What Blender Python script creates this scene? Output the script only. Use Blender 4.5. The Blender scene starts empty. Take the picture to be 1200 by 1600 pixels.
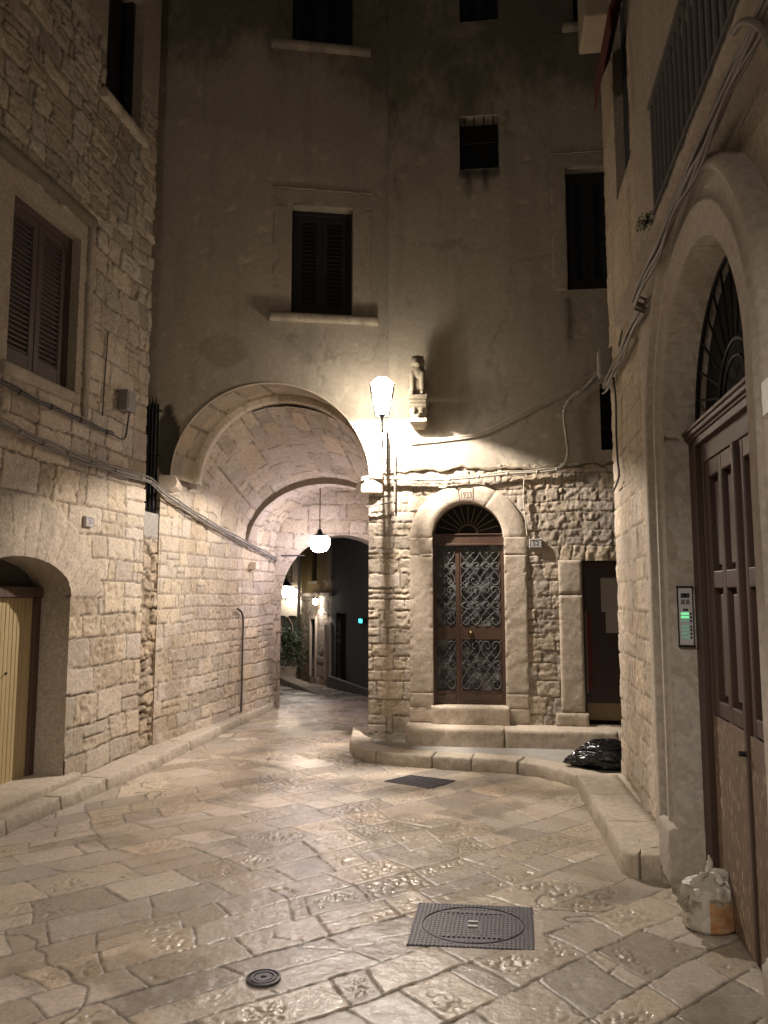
import bpy, math, random
import numpy as np
from mathutils import Vector
R_ = math.radians
scene = bpy.context.scene
COL = scene.collection

# ---------------------------------------------------------------- camera, world, exposure
EYE = 1.65; FPX = 1210.0; PITCH = math.atan(130/1210.0)
cam = bpy.data.cameras.new('camera'); camo = bpy.data.objects.new('camera', cam); COL.objects.link(camo)
camo.location = (0, 0, EYE); camo.rotation_euler = (math.pi/2 + PITCH, 0, 0)
cam.sensor_fit = 'VERTICAL'; cam.sensor_height = 24.0; cam.lens = 24.0*FPX/1600.0
cam.clip_start = .05; cam.clip_end = 500
scene.camera = camo
scene.view_settings.view_transform = 'Standard'; scene.view_settings.look = 'None'
scene.view_settings.exposure = 1.15; scene.view_settings.gamma = 1.0
scene.render.resolution_x = 768; scene.render.resolution_y = 1024
w = bpy.data.worlds.new('World'); scene.world = w; w.use_nodes = True
nt = w.node_tree; nt.nodes.clear()
sky = nt.nodes.new('ShaderNodeTexSky'); sky.sky_type = 'NISHITA'; sky.sun_disc = False
sky.sun_elevation = R_(-3); sky.sun_rotation = R_(200)
bg = nt.nodes.new('ShaderNodeBackground'); bg.inputs['Strength'].default_value = 0.05
out = nt.nodes.new('ShaderNodeOutputWorld')
nt.links.new(sky.outputs[0], bg.inputs[0]); nt.links.new(bg.outputs[0], out.inputs[0])
scene.cycles.max_bounces = 6; scene.cycles.diffuse_bounces = 4; scene.cycles.glossy_bounces = 3
scene.cycles.sample_clamp_indirect = 3.0
scene.cycles.use_denoising = True

# lamp strengths (the lamps themselves are built further down, each in its own lantern; the back one is assumed)
LAMP_DOWN = 580.0; LAMP_GLOW = 13.0; PENDANT = 42.0; ASSUMED_BACK_LAMP = 450.0; ASSUMED_BACK_GLOW = 60.0
WARM = (1.0, .885, .775); PINK = (1.0, .88, .95); BACKC = (1.0, .86, .76)

# ---------------------------------------------------------------- projection helpers (metres on real planes)
CW = Vector((0, 0, EYE)); FW = Vector((0, math.cos(PITCH), math.sin(PITCH))); UPV = Vector((0, -math.sin(PITCH), math.cos(PITCH)))
def ray(u, v): return Vector((1, 0, 0))*(u-600) - UPV*(v-800) + FW*FPX
def onz(u, v, z=0.0):
    d = ray(u, v); return CW + d*((z-EYE)/d.z)
def ony(u, v, Y):
    d = ray(u, v); return CW + d*(Y/d.y)
def vpix(P):
    q = Vector(P)-CW; return 800-FPX*q.dot(UPV)/q.dot(FW)
def z_for(fr, s, o, v):
    lo, hi = 0.0, 14.0
    for _ in range(40):
        m = (lo+hi)/2
        if vpix(fr.W(s, m, o)) > v: lo = m
        else: hi = m
    return lo
class Frame:
    """vertical plane: origin on plan, direction along the wall, normal towards the street"""
    def __init__(s, ox, oy, dx, dy, flip=False):
        L = math.hypot(dx, dy); s.o = Vector((ox, oy, 0)); s.d = Vector((dx/L, dy/L, 0))
        s.n = Vector((s.d.y, -s.d.x, 0)) * (-1 if flip else 1)
    def W(s, a, z, o=0.0): return s.o + s.d*a + s.n*o + Vector((0, 0, z))
    def at(s, u, v, o=0.0):
        d = ray(u, v); P = s.o + s.n*o
        t = (P-CW).dot(s.n)/d.dot(s.n); q = CW + d*t
        return (q-s.o).dot(s.d), q.z
FLm = .17
L = Frame(-2.67, 6.66, .17, 1)                       # left building, normal to the right
A = Frame(-2.40, 8.28, .235, 1)                      # left wall of the passage
FA = Frame(-2.40, 8.28, 2.23, .32)                   # plastered facade over the arch
FR = Frame(-.17, 8.62, 1, -.12)                      # house front with door 52
RW = Frame(2.06, 6.86, .155, 1, flip=True)           # right building, normal to the left
for f_ in (FA, FR): assert f_.n.y < 0
assert L.n.x > 0 and RW.n.x < 0

# ---------------------------------------------------------------- noise
def hsh(i, j, seed):
    v = np.sin(i*127.1 + j*311.7 + seed*74.7)*43758.5453
    return v - np.floor(v)
def vn(x, y, sc, seed):
    x = np.asarray(x)/sc; y = np.asarray(y)/sc
    i = np.floor(x); j = np.floor(y); fx = x-i; fy = y-j
    fx = fx*fx*(3-2*fx); fy = fy*fy*(3-2*fy)
    a = hsh(i, j, seed); b = hsh(i+1, j, seed); c = hsh(i, j+1, seed); d = hsh(i+1, j+1, seed)
    return (a*(1-fx)+b*fx)*(1-fy) + (c*(1-fx)+d*fx)*fy
def fbm(x, y, sc, seed, n=3):
    r = 0; a = 1; t = 0
    for k in range(n):
        r = r + a*vn(x, y, sc/2**k, seed+k*3.7); t += a; a *= .5
    return r/t
def sstep(a, b, x):
    t = np.clip((x-a)/(b-a), 0, 1); return t*t*(3-2*t)
STONE = np.array([.53, .452, .362])
def masonry(S, Z, seed, row=(.2, .32), wid=(.22, .55), joint=.012, warp=.018, depth=.022, rough=.01,
            lo=None, hi=None, tone=.16, split=.15, base=STONE, mortar=(.40, .33, .245), big=.012, pick=0.0, ns=.07, kw=1.15, skew=.15, roll=0.0):
    """coursed stonework: returns height offset, colour, raw data"""
    rs = np.random.RandomState(seed)
    s = S + warp*1.6*(vn(S, Z, .33, seed+.1)-.5)*2 + warp*.5*(vn(S, Z, .07, seed+.2)-.5)*2
    z = Z + roll*2*(vn(S, Z, 1.1, seed+.5)-.5) + warp*1.3*(vn(S, Z, .45, seed+.3)-.5)*2 + warp*.5*(vn(S, Z, .08, seed+.4)-.5)*2
    z0, z1 = float(Z.min())-.6, float(Z.max())+.6; s0, s1 = float(S.min())-.8, float(S.max())+.8
    z0 = min(z0, -1.0)
    ed = [z0]
    while ed[-1] < z1: ed.append(ed[-1]+rs.uniform(*row))
    ed = np.array(ed); r = np.clip(np.searchsorted(ed, z)-1, 0, len(ed)-2)
    dz = np.minimum(z-ed[r], ed[r+1]-z); ex = np.full(S.shape, 1.); idn = np.zeros(S.shape); cs = np.zeros(S.shape)
    for k in range(len(ed)-1):
        m = r == k
        rk = np.random.RandomState(seed*97+k)
        e = [s0-rk.uniform(0, wid[1])]
        while e[-1] < s1: e.append(e[-1]+(rk.uniform(*wid) if rk.rand() > .12 else wid[0]*rk.uniform(.4, .8)))
        if not m.any(): continue
        e = np.array(e); sm = s[m]
        if skew: sm = sm+(z[m]-.5*(ed[k]+ed[k+1]))*skew*2*(vn(sm, sm*0+k, wid[1]*1.3, seed+.9)-.5)
        q = np.clip(np.searchsorted(e, sm)-1, 0, len(e)-2)
        ex[m] = np.minimum(sm-e[q], e[q+1]-sm); idn[m] = k*211+q; cs[m] = sm-.5*(e[q]+e[q+1])
    if split > 0:
        sp = hsh(idn, idn*0+7, seed) < split
        mid = .5*(ed[r]+ed[r+1]); zc = np.abs(z-mid)
        dz = np.where(sp, np.minimum(dz, zc), dz); idn = np.where(sp & (z > mid), idn+.5, idn)
    rc = joint*1.5
    a = np.clip(rc-ex, 0, None); b = np.clip(rc-dz, 0, None)
    e = rc-np.sqrt(a*a+b*b); e = np.where((a <= 0) & (b <= 0), np.minimum(ex, dz), e)
    e = e + joint*.9*(vn(S, Z, .045, seed+.7)-.5) + joint*.9*(vn(S, Z, .019, seed+.8)-.5)
    prof = sstep(joint*.3, joint*1.05, e)
    r1 = hsh(idn, idn*0+1, seed); r2 = hsh(idn, idn*0+2, seed); r3 = hsh(idn, idn*0+3, seed); r4 = hsh(idn, idn*0+4, seed)
    h = depth*(prof-1) + prof*(big*(r1-.5)*2 + big*1.1*(r3-.5)*cs/.3)
    n1 = fbm(S, Z, ns, seed+11, 4); n2 = fbm(S, Z, .028, seed+13, 2)
    h = h + rough*(n1-.5)*2*prof*(.5+r4) + rough*.55*(n2-.5)
    if pick > 0:                      # tooled or weathered pocks
        pk = sstep(.60, .74, fbm(S, Z, .05, seed+17, 2)) * sstep(.35, .7, r2)
        h = h - pick*pk*prof
    t = 1 + tone*(r1-.5)*2 + .10*(fbm(S, Z, .9, seed+19, 3)-.5)*2 + .16*(n1-.5)
    hue = (r2-.5)
    col = np.stack([t*base[0]*(1+.05*hue), t*base[1], t*base[2]*(1-.13*hue)], -1)
    mc = np.array(mortar)*STONE.mean()*1.0
    k = (1-sstep(joint*.2, joint*kw, e))[..., None]*.85
    col = col*(1-k)+mc*k
    stain = sstep(.56, .72, fbm(S*1.3, Z*.5, .5, seed+23, 4))[..., None]*.28
    col = col*(1-stain) + col*np.array([.72, .62, .50])*stain
    return h, col, dict(prof=prof, e=e, r=(r1, r2, r3, r4), n1=n1, id=idn)

# ---------------------------------------------------------------- materials
MATS = {}
def newmat(name):
    m = bpy.data.materials.new(name); m.use_nodes = True; n = m.node_tree; n.nodes.clear()
    o = n.nodes.new('ShaderNodeOutputMaterial'); p = n.nodes.new('ShaderNodeBsdfPrincipled')
    n.links.new(p.outputs[0], o.inputs[0]); MATS[name] = m
    return m, n, p
def N(n, t, **k):
    x = n.nodes.new(t)
    for a, b in k.items(): setattr(x, a, b)
    return x
def noise_node(n, scale, detail=5, rough=.6, coord='Object', stretch=None):
    tc = N(n, 'ShaderNodeTexCoord'); src = tc.outputs[coord]
    if stretch:
        mp = N(n, 'ShaderNodeMapping'); mp.inputs['Scale'].default_value = stretch
        n.links.new(src, mp.inputs[0]); src = mp.outputs[0]
    t = N(n, 'ShaderNodeTexNoise'); t.inputs['Scale'].default_value = scale; t.inputs['Detail'].default_value = detail
    t.inputs['Roughness'].default_value = rough; n.links.new(src, t.inputs['Vector'])
    return t.outputs['Fac']
def ramp(n, f, stops):
    r = N(n, 'ShaderNodeValToRGB'); cr = r.color_ramp
    while len(cr.elements) < len(stops): cr.elements.new(.5)
    for e, (p, c) in zip(cr.elements, stops): e.position = p; e.color = (c, c, c, 1) if isinstance(c, (int, float)) else (*c, 1)
    n.links.new(f, r.inputs[0]); return r.outputs[0]
def mixc(n, fac, a, b, mode='MIX'):
    m = N(n, 'ShaderNodeMix', data_type='RGBA', blend_type=mode)
    for sck, v in ((m.inputs[0], fac), (m.inputs[6], a), (m.inputs[7], b)):
        if hasattr(v, 'is_output'): n.links.new(v, sck)
        elif isinstance(v, (int, float)): sck.default_value = v if sck.type == 'VALUE' else (v, v, v, 1)
        else: sck.default_value = (*v, 1)
    return m.outputs[2]
def bump(n, p, f, dist, strength=1.0, prev=None):
    b = N(n, 'ShaderNodeBump'); b.inputs['Distance'].default_value = dist; b.inputs['Strength'].default_value = strength
    n.links.new(f, b.inputs['Height'])
    if prev is not None: n.links.new(prev, b.inputs['Normal'])
    n.links.new(b.outputs[0], p.inputs['Normal']); return b.outputs[0]
def stone_mat(name, rough=.85, b1=.004, b2=.0015, spec=.3, s1=60, lo=.72):
    m, n, p = newmat(name)
    at = N(n, 'ShaderNodeAttribute', attribute_name='Col')
    f = noise_node(n, s1, 6, .65); v = ramp(n, f, [(.3, lo), (.7, 1.12)])
    c = mixc(n, 1.0, at.outputs['Color'], v, 'MULTIPLY')
    n.links.new(c, p.inputs['Base Color']); p.inputs['Specular IOR Level'].default_value = spec
    p.inputs['Roughness'].default_value = rough
    b = bump(n, p, noise_node(n, 42, 7, .72), b1); bump(n, p, noise_node(n, 160, 3, .6), b2, prev=b)
    return m
M_STONE = stone_mat('weathered_limestone', b1=.007, b2=.002, s1=38, lo=.62)
M_DRESS = stone_mat('dressed_limestone', b1=.004, b2=.0014, s1=26, lo=.74)
M_PLAST = stone_mat('old_plaster', b1=.0022, b2=.0012, s1=22, lo=.86)
# paving: roughness comes from the stone's own polish, stored in the alpha of its colour attribute
m, n, p = newmat('worn_paving'); M_PAVE = m
at = N(n, 'ShaderNodeAttribute', attribute_name='Col')
c = mixc(n, 1.0, at.outputs['Color'], ramp(n, noise_node(n, 45, 6, .65), [(.3, .74), (.7, 1.12)]), 'MULTIPLY')
n.links.new(c, p.inputs['Base Color']); p.inputs['Specular IOR Level'].default_value = .5
ma = N(n, 'ShaderNodeMath', operation='MULTIPLY_ADD'); n.links.new(noise_node(n, 14, 5, .7), ma.inputs[0]); ma.inputs[1].default_value = .16
n.links.new(at.outputs['Alpha'], ma.inputs[2]); n.links.new(ma.outputs[0], p.inputs['Roughness'])
b = bump(n, p, noise_node(n, 30, 6, .7), .0028); bump(n, p, noise_node(n, 140, 3, .6), .0012, prev=b)

def plain(name, col, rough=.6, metal=0.0, var=.25, scale=30, bmp=.001, stretch=None, spec=.5, coat=0.0):
    m, n, p = newmat(name)
    c1 = tuple(x*(1-var) for x in col); c2 = tuple(min(1, x*(1+var)) for x in col)
    c = mixc(n, noise_node(n, scale, 5, .65, stretch=stretch), c1, c2)
    n.links.new(c, p.inputs['Base Color']); p.inputs['Roughness'].default_value = rough; p.inputs['Metallic'].default_value = metal
    p.inputs['Specular IOR Level'].default_value = spec; p.inputs['Coat Weight'].default_value = coat
    if bmp: bump(n, p, noise_node(n, scale*2, 4, .6, stretch=stretch), bmp)
    return m
def emit(name, col, s):
    m = bpy.data.materials.new(name); m.use_nodes = True; n = m.node_tree; n.nodes.clear()
    o = n.nodes.new('ShaderNodeOutputMaterial'); e = n.nodes.new('ShaderNodeEmission')
    e.inputs[0].default_value = (*col, 1); e.inputs[1].default_value = s; n.links.new(e.outputs[0], o.inputs[0]); return m
WOODZ = (1, 1, .06)
M_IRON = plain('black_iron', (.018, .017, .018), .5, .6, .4)
M_GREYMETAL = plain('grey_iron', (.11, .105, .10), .75, .0, .3)
M_CAST = plain('cast_iron', (.078, .074, .084), .5, .4, .45, 80, .0015)
M_SHUT = plain('brown_shutter_paint', (.068, .042, .034), .6, 0, .3, 40, .001, WOODZ)
M_SHUTD = plain('dark_shutter_paint', (.012, .012, .014), .6, 0, .3, 40, .001, WOODZ)
M_SHUTG = plain('green_grey_shutter', (.045, .055, .055), .6, 0, .3, 40, .001, WOODZ)
M_DARK = plain('dark_interior', (.008, .007, .006), .9, 0, .3)
M_WOOD = plain('varnished_brown_wood', (.072, .040, .027), .42, 0, .35, 25, .001, WOODZ, coat=.15)
M_DWOOD = plain('dark_portal_wood', (.060, .034, .026), .5, 0, .35, 25, .0012, WOODZ)
M_PANEL = plain('dull_violet_wood_panel', (.085, .060, .055), .55, 0, .3, 18, .0015, WOODZ)
M_YELLOW = plain('yellow_painted_boards', (.42, .325, .175), .6, 0, .3, 12, .0012, WOODZ)
M_OLDWOOD = plain('worn_dark_frame', (.075, .045, .032), .75, 0, .6, 40, .003, WOODZ)
M_CABLE = plain('grey_cable', (.17, .155, .14), .6, 0, .35, 60, .001)
M_CABLEL = plain('pale_conduit', (.42, .38, .31), .55, 0, .2, 60, .001)
M_CABLED = plain('dark_cable', (.045, .038, .035), .6, 0, .35, 60, .001)
M_BOX = plain('grey_plastic', (.20, .19, .18), .5, 0, .2)
M_WHITE = plain('white_plastic', (.55, .54, .52), .4, 0, .08)
M_TILE = plain('white_glazed_tile', (.52, .50, .47), .25, 0, .08)
M_INK = plain('blue_grey_ink', (.12, .12, .15), .5, 0, .1)
M_ENGR = plain('engraved_shadow_paint', (.13, .10, .07), .9, 0, .2)
M_RED = plain('dark_red_fringe', (.20, .022, .014), .8, 0, .3)
M_AWN = plain('dark_red_awning', (.085, .014, .013), .8, 0, .3, 30)
M_KICK = plain('pale_kick_board', (.20, .14, .07), .7, 0, .35, 20, .001)
M_PAPER = plain('paper', (.33, .30, .27), .8, 0, .08)
M_LEAF = plain('green_leaf', (.045, .085, .028), .55, 0, .5, 20)
M_SOIL = plain('soil', (.03, .022, .015), .95)
M_MOSS = plain('dark_grime', (.055, .05, .038), .95, 0, .5, 40, .004)
M_STATUE = plain('mottled_old_stone', (.24, .205, .15), .9, 0, .65, 16, .006)
M_ALU = plain('brushed_aluminium', (.52, .51, .53), .45, .0, .1, 200, 0)
M_GREEN = emit('lit_name_strip', (.25, .95, .42), .42); M_GREEN2 = emit('dim_name_strip', (.34, .60, .42), .16)
M_CYAN = emit('cyan_sign_light', (.05, .75, .8), 2.2)
# OSB board
m, n, p = newmat('chipboard'); M_OSB = m
tc = N(n, 'ShaderNodeTexCoord'); mp = N(n, 'ShaderNodeMapping'); mp.inputs['Scale'].default_value = (1, 1, .35); mp.inputs['Rotation'].default_value = (.5, 0, 0)
vo = N(n, 'ShaderNodeTexVoronoi'); vo.inputs['Scale'].default_value = 75; n.links.new(tc.outputs['Object'], mp.inputs[0]); n.links.new(mp.outputs[0], vo.inputs['Vector'])
sp = N(n, 'ShaderNodeSeparateColor'); n.links.new(vo.outputs['Color'], sp.inputs[0])
c = ramp(n, sp.outputs[0], [(0, (.105, .066, .040)), (.5, (.15, .098, .060)), (.85, (.19, .13, .082)), (1, (.38, .30, .21))])
c = mixc(n, ramp(n, noise_node(n, 2.5, 4), [(.4, 0.0), (.7, .7)]), c, (.12, .085, .065))
n.links.new(c, p.inputs['Base Color']); p.inputs['Roughness'].default_value = .7; bump(n, p, sp.outputs[0], .0012)
# door glass with a mottled lace behind: dark grey blotches
m, n, p = newmat('frosted_dark_glass'); M_LACE = m
c = ramp(n, noise_node(n, 9, 4, .55), [(.40, (.022, .022, .024)), (.52, (.07, .073, .08)), (.64, (.20, .205, .215)), (.75, (.09, .092, .10))])
n.links.new(c, p.inputs['Base Color']); p.inputs['Roughness'].default_value = .28; bump(n, p, noise_node(n, 14, 2), .002)
# lantern pane: partly clear, with the lamp's glow added as emission
m = bpy.data.materials.new('lantern_pane'); m.use_nodes = True; M_PANE = m; n = m.node_tree; n.nodes.clear()
o = N(n, 'ShaderNodeOutputMaterial'); tr = N(n, 'ShaderNodeBsdfTransparent'); gl = N(n, 'ShaderNodeBsdfGlossy'); gl.inputs['Roughness'].default_value = .08
em = N(n, 'ShaderNodeEmission'); em.inputs[0].default_value = (1, .88, .7, 1); em.inputs[1].default_value = 14.0
mx = N(n, 'ShaderNodeMixShader'); mx.inputs[0].default_value = .05; ad = N(n, 'ShaderNodeMixShader'); ad.inputs[0].default_value = .35
n.links.new(tr.outputs[0], mx.inputs[1]); n.links.new(gl.outputs[0], mx.inputs[2]); n.links.new(mx.outputs[0], ad.inputs[1]); n.links.new(em.outputs[0], ad.inputs[2]); n.links.new(ad.outputs[0], o.inputs[0])
M_BULB = emit('lit_bulb', (1, .88, .70), 60.0)
M_PANE2 = M_PANE.copy(); M_PANE2.name = 'far_lantern_pane'
for q_ in M_PANE2.node_tree.nodes:
    if q_.type == 'EMISSION': q_.inputs[1].default_value = 2.5
M_BULB2 = emit('far_bulb', (1, .88, .70), 12.0)
M_GLOBE = emit('lit_globe', PINK, 1.0)
# bags
m, n, p = newmat('black_bin_liner'); M_BLACKBAG = m
p.inputs['Base Color'].default_value = (.004, .004, .005, 1); p.inputs['Roughness'].default_value = .24; p.inputs['Specular IOR Level'].default_value = .7
b = bump(n, p, noise_node(n, 3.2, 2, .45, stretch=(.7, 3.6, 3.0)), .16, .8)
m, n, p = newmat('thin_white_plastic'); M_WBAG = m
n.links.new(mixc(n, noise_node(n, 12, 4), (.50, .47, .41), (.68, .64, .56)), p.inputs['Base Color']); p.inputs['Roughness'].default_value = .35
p.inputs['Transmission Weight'].default_value = .12; bump(n, p, noise_node(n, 18, 5, .65, stretch=(1, 1, .5)), .02, .8)
m, n, p = newmat('clear_crinkled_plastic'); M_CBAG = m
n.links.new(mixc(n, ramp(n, noise_node(n, 14, 4), [(.4, 0.), (.6, 1.)]), (.22, .19, .14), (.50, .46, .38)), p.inputs['Base Color']); p.inputs['Roughness'].default_value = .25
bump(n, p, noise_node(n, 20, 5, .65), .02, .8)
m, n, p = newmat('orange_wrapper'); M_ORANGE = m
n.links.new(mixc(n, ramp(n, noise_node(n, 8, 3, stretch=(1, 1, 3)), [(.35, 0.), (.6, 1.)]), (.40, .17, .06), (.44, .30, .17)), p.inputs['Base Color']); p.inputs['Roughness'].default_value = .35
bump(n, p, noise_node(n, 16, 4, stretch=(1, 1, 2)), .01, .8)

# ---------------------------------------------------------------- mesh helpers
ORG = {}
def tagp(o, label=None, cat=None, group=None, kind=None):
    if label: o['label'] = label
    if cat: o['category'] = cat
    if group: o['group'] = group
    if kind: o['kind'] = kind
    return o
def link(name, me, mat, parent, base=None):
    o = bpy.data.objects.new(name, me); COL.objects.link(o)
    if mat and not me.materials: me.materials.append(mat)
    if parent is not None:
        o.parent = parent; ORG[o] = ORG[parent]
    else:
        ORG[o] = Vector(base); o.location = ORG[o]
    return o
def thing(name, label, cat, loc, group=None):
    o = bpy.data.objects.new(name, None); COL.objects.link(o); o.location = loc; o.empty_display_size = .1
    ORG[o] = Vector(loc); return tagp(o, label, cat, group)
class MB:
    def __init__(s): s.v = []; s.f = []
    def add(s, V, Fc):
        k = len(s.v); s.v += [Vector(q) for q in V]; s.f += [[i+k for i in f] for f in Fc]; return s
    def hexa(s, P): return s.add(P, [(0, 3, 2, 1), (4, 5, 6, 7), (0, 1, 5, 4), (1, 2, 6, 5), (2, 3, 7, 6), (3, 0, 4, 7)])
    def box(s, fr, a0, a1, z0, z1, o0, o1):
        return s.hexa([fr.W(a0, z0, o0), fr.W(a1, z0, o0), fr.W(a1, z0, o1), fr.W(a0, z0, o1), fr.W(a0, z1, o0), fr.W(a1, z1, o0), fr.W(a1, z1, o1), fr.W(a0, z1, o1)])
    def tube(s, pts, r, n=8, closed=False, cap=True):
        pts = [Vector(q) for q in pts]; m = len(pts); rr = r if isinstance(r, (list, tuple)) else [r]*m
        k = len(s.v); up = Vector((0, 0, 1)); prev = None
        for i, q in enumerate(pts):
            a = pts[(i-1) % m] if closed or i > 0 else q; b = pts[(i+1) % m] if closed or i < m-1 else q
            t = (b-a).normalized() if (b-a).length > 1e-9 else up
            if prev is None:
                x = t.cross(up); x = x.normalized() if x.length > 1e-3 else Vector((1, 0, 0))
            else:
                x = prev-t*prev.dot(t); x = x.normalized() if x.length > 1e-6 else Vector((1, 0, 0))
            prev = x; y = t.cross(x)
            for j in range(n):
                an = 2*math.pi*j/n; s.v.append(q+(x*math.cos(an)+y*math.sin(an))*rr[i])
        for i in range(m if closed else m-1):
            i2 = (i+1) % m
            for j in range(n):
                j2 = (j+1) % n; s.f.append([k+i*n+j, k+i*n+j2, k+i2*n+j2, k+i2*n+j])
        if cap and not closed:
            s.f.append([k+j for j in range(n)][::-1]); s.f.append([k+(m-1)*n+j for j in range(n)])
        return s
    def lathe(s, c, prof, n=16, sq=None):
        """profile of (radius, z); sq turns it into a many-sided prism with n sides"""
        c = Vector(c); k = len(s.v)
        for (r, z) in prof:
            for j in range(n):
                an = 2*math.pi*(j+.5)/n; s.v.append(c+Vector((r*math.cos(an), r*math.sin(an), z)))
        for i in range(len(prof)-1):
            for j in range(n):
                j2 = (j+1) % n; s.f.append([k+i*n+j, k+i*n+j2, k+(i+1)*n+j2, k+(i+1)*n+j])
        s.f.append([k+j for j in range(n)][::-1]); s.f.append([k+(len(prof)-1)*n+j for j in range(n)]); return s
    def build(s, name, mat, parent=None, smooth=False, bevel=0.0, base=None, seg=2):
        if parent is not None: b = ORG[parent]
        else:
            b = Vector(base) if base is not None else Vector((sum(q.x for q in s.v)/len(s.v), sum(q.y for q in s.v)/len(s.v), min(q.z for q in s.v)))
        me = bpy.data.meshes.new(name); me.from_pydata([q-b for q in s.v], [], s.f); me.update()
        if smooth: me.polygons.foreach_set('use_smooth', [True]*len(me.polygons))
        o = link(name, me, mat, parent, b)
        if bevel:
            md = o.modifiers.new('bevel', 'BEVEL'); md.width = bevel; md.segments = seg; md.limit_method = 'ANGLE'; md.angle_limit = R_(35)
        return o
def grid_object(name, grids, mat, parent=None, base=(0, 0, 0), colour=None):
    """grids: list of (P (a,b,3), Col (a,b,3|4), keep (a-1,b-1) or None, flip) joined into one smooth mesh"""
    b = np.array(ORG[parent] if parent is not None else Vector(base))
    Vs, Fs, Cs = [], [], []; off = 0
    for (P, C, keep, flip) in grids:
        na, nb = P.shape[:2]; idx = np.arange(na*nb).reshape(na, nb)+off
        q = np.stack([idx[:-1, :-1], idx[1:, :-1], idx[1:, 1:], idx[:-1, 1:]], -1)
        if flip: q = q[..., ::-1]
        q = q[keep] if keep is not None else q.reshape(-1, 4)
        Vs.append(P.reshape(-1, 3)-b); Fs.append(q.reshape(-1, 4)); off += na*nb
        if C.shape[-1] == 3: C = np.concatenate([C, np.ones(C.shape[:2]+(1,))], -1)
        Cs.append(np.clip(C.reshape(-1, 4), 0, 1))
    V = np.concatenate(Vs); Fq = np.concatenate(Fs); Cc = np.concatenate(Cs)
    used = np.zeros(len(V), bool); used[Fq.ravel()] = True; rm = np.cumsum(used)-1
    V = V[used]; Cc = Cc[used]; Fq = rm[Fq]
    me = bpy.data.meshes.new(name); me.vertices.add(len(V)); me.vertices.foreach_set('co', V.astype(np.float32).ravel())
    me.loops.add(Fq.size); me.loops.foreach_set('vertex_index', Fq.astype(np.int32).ravel())
    me.polygons.add(len(Fq)); me.polygons.foreach_set('loop_start', np.arange(0, Fq.size, 4, dtype=np.int32))
    me.polygons.foreach_set('use_smooth', np.ones(len(Fq), bool)); me.update(calc_edges=True)
    ca = me.color_attributes.new('Col', 'FLOAT_COLOR', 'POINT'); ca.data.foreach_set('color', Cc.astype(np.float32).ravel())
    return link(name, me, mat, parent, base)
def lines(a, b, step, cuts=()):
    """grid lines from a to b near `step` apart, exactly hitting the cuts"""
    cs = sorted(set([a, b]+[c for c in cuts if a < c < b])); r = []
    for p, q in zip(cs[:-1], cs[1:]):
        k = max(1, int(round((q-p)/step))); r += list(np.linspace(p, q, k+1)[:-1])
    return np.array(r+[b])
def frame_P(fr, S, Z, O):
    o = np.array(fr.o); d = np.array(fr.d); nn = np.array(fr.n)
    return o+S[..., None]*d+O[..., None]*nn+Z[..., None]*np.array([0, 0, 1.])
def snap(S, Z, sdf, cell):
    """pull grid corners near an opening's outline onto it, return cells to keep"""
    e = 1e-4; f = sdf(S, Z); gx = (sdf(S+e, Z)-f)/e; gz = (sdf(S, Z+e)-f)/e
    g = np.sqrt(gx*gx+gz*gz)+1e-9; m = np.abs(f) < cell*.72
    S = np.where(m, S-f*gx/g, S); Z = np.where(m, Z-f*gz/g, Z)
    return S, Z
def cellmask(S, Z, fn):
    sc = .25*(S[:-1, :-1]+S[1:, :-1]+S[1:, 1:]+S[:-1, 1:]); zc = .25*(Z[:-1, :-1]+Z[1:, :-1]+Z[1:, 1:]+Z[:-1, 1:])
    return fn(sc, zc)
def arch_sdf(cs, zs, hw, rise, z0=-9):
    """positive outside an opening with an elliptical head"""
    def f(S, Z):
        up = Z > zs
        ell = (np.sqrt(((S-cs)/hw)**2+((Z-zs)/rise)**2)-1)*min(hw, rise)
        low = np.maximum(np.abs(S-cs)-hw, z0-Z)
        return np.where(up, ell, low)
    return f
def col_like(shape, c=STONE, seed=1, S=None, Z=None, amt=.12, sc=.6):
    t = 1+amt*2*(fbm(S, Z, sc, seed, 4)-.5)
    return t[..., None]*np.array(c)
def wall_grid(fr, s0, s1, z0, z1, step, pat, cuts_s=(), cuts_z=(), holes=(), arches=(), o=0.0, seed=0, flip=None, skirt=.4):
    """one sheet of wall with its openings and a return along the outer border"""
    s = lines(s0, s1, step, cuts_s); z = lines(z0, z1, step, cuts_z)
    S, Z = np.meshgrid(s, z, indexing='ij')
    H, C, _ = pat(S, Z)
    S2, Z2 = S.copy(), Z.copy()
    for f in arches: S2, Z2 = snap(S2, Z2, f, step)
    keep = np.ones((len(s)-1, len(z)-1), bool)
    for (a, b, c, d) in holes: keep &= ~cellmask(S, Z, lambda x, y: (x > a) & (x < b) & (y > c) & (y < d))
    for f in arches: keep &= ~cellmask(S2, Z2, lambda x, y: f(x, y) < 0)
    P = frame_P(fr, S2, Z2, H+o)
    fl = np.cross(np.array(fr.d), np.array([0, 0, 1.]))@np.array(fr.n) < 0
    g = [(P, C, keep, fl)]
    if skirt:
        for e in (P[:, 0], P[:, -1], P[0], P[-1]):
            ce = {id(0): 0}
        for (Pe, Ce, fz) in ((P[:, -1], C[:, -1], not fl), (P[0], C[0], not fl), (P[-1], C[-1], fl)):
            k = np.linspace(0, skirt, max(2, int(skirt/.05)+1))
            Q = Pe[:, None]-k[None, :, None]*np.array(fr.n); g.append((Q, np.repeat(Ce[:, None], len(k), 1), None, fz))
    return g
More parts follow.
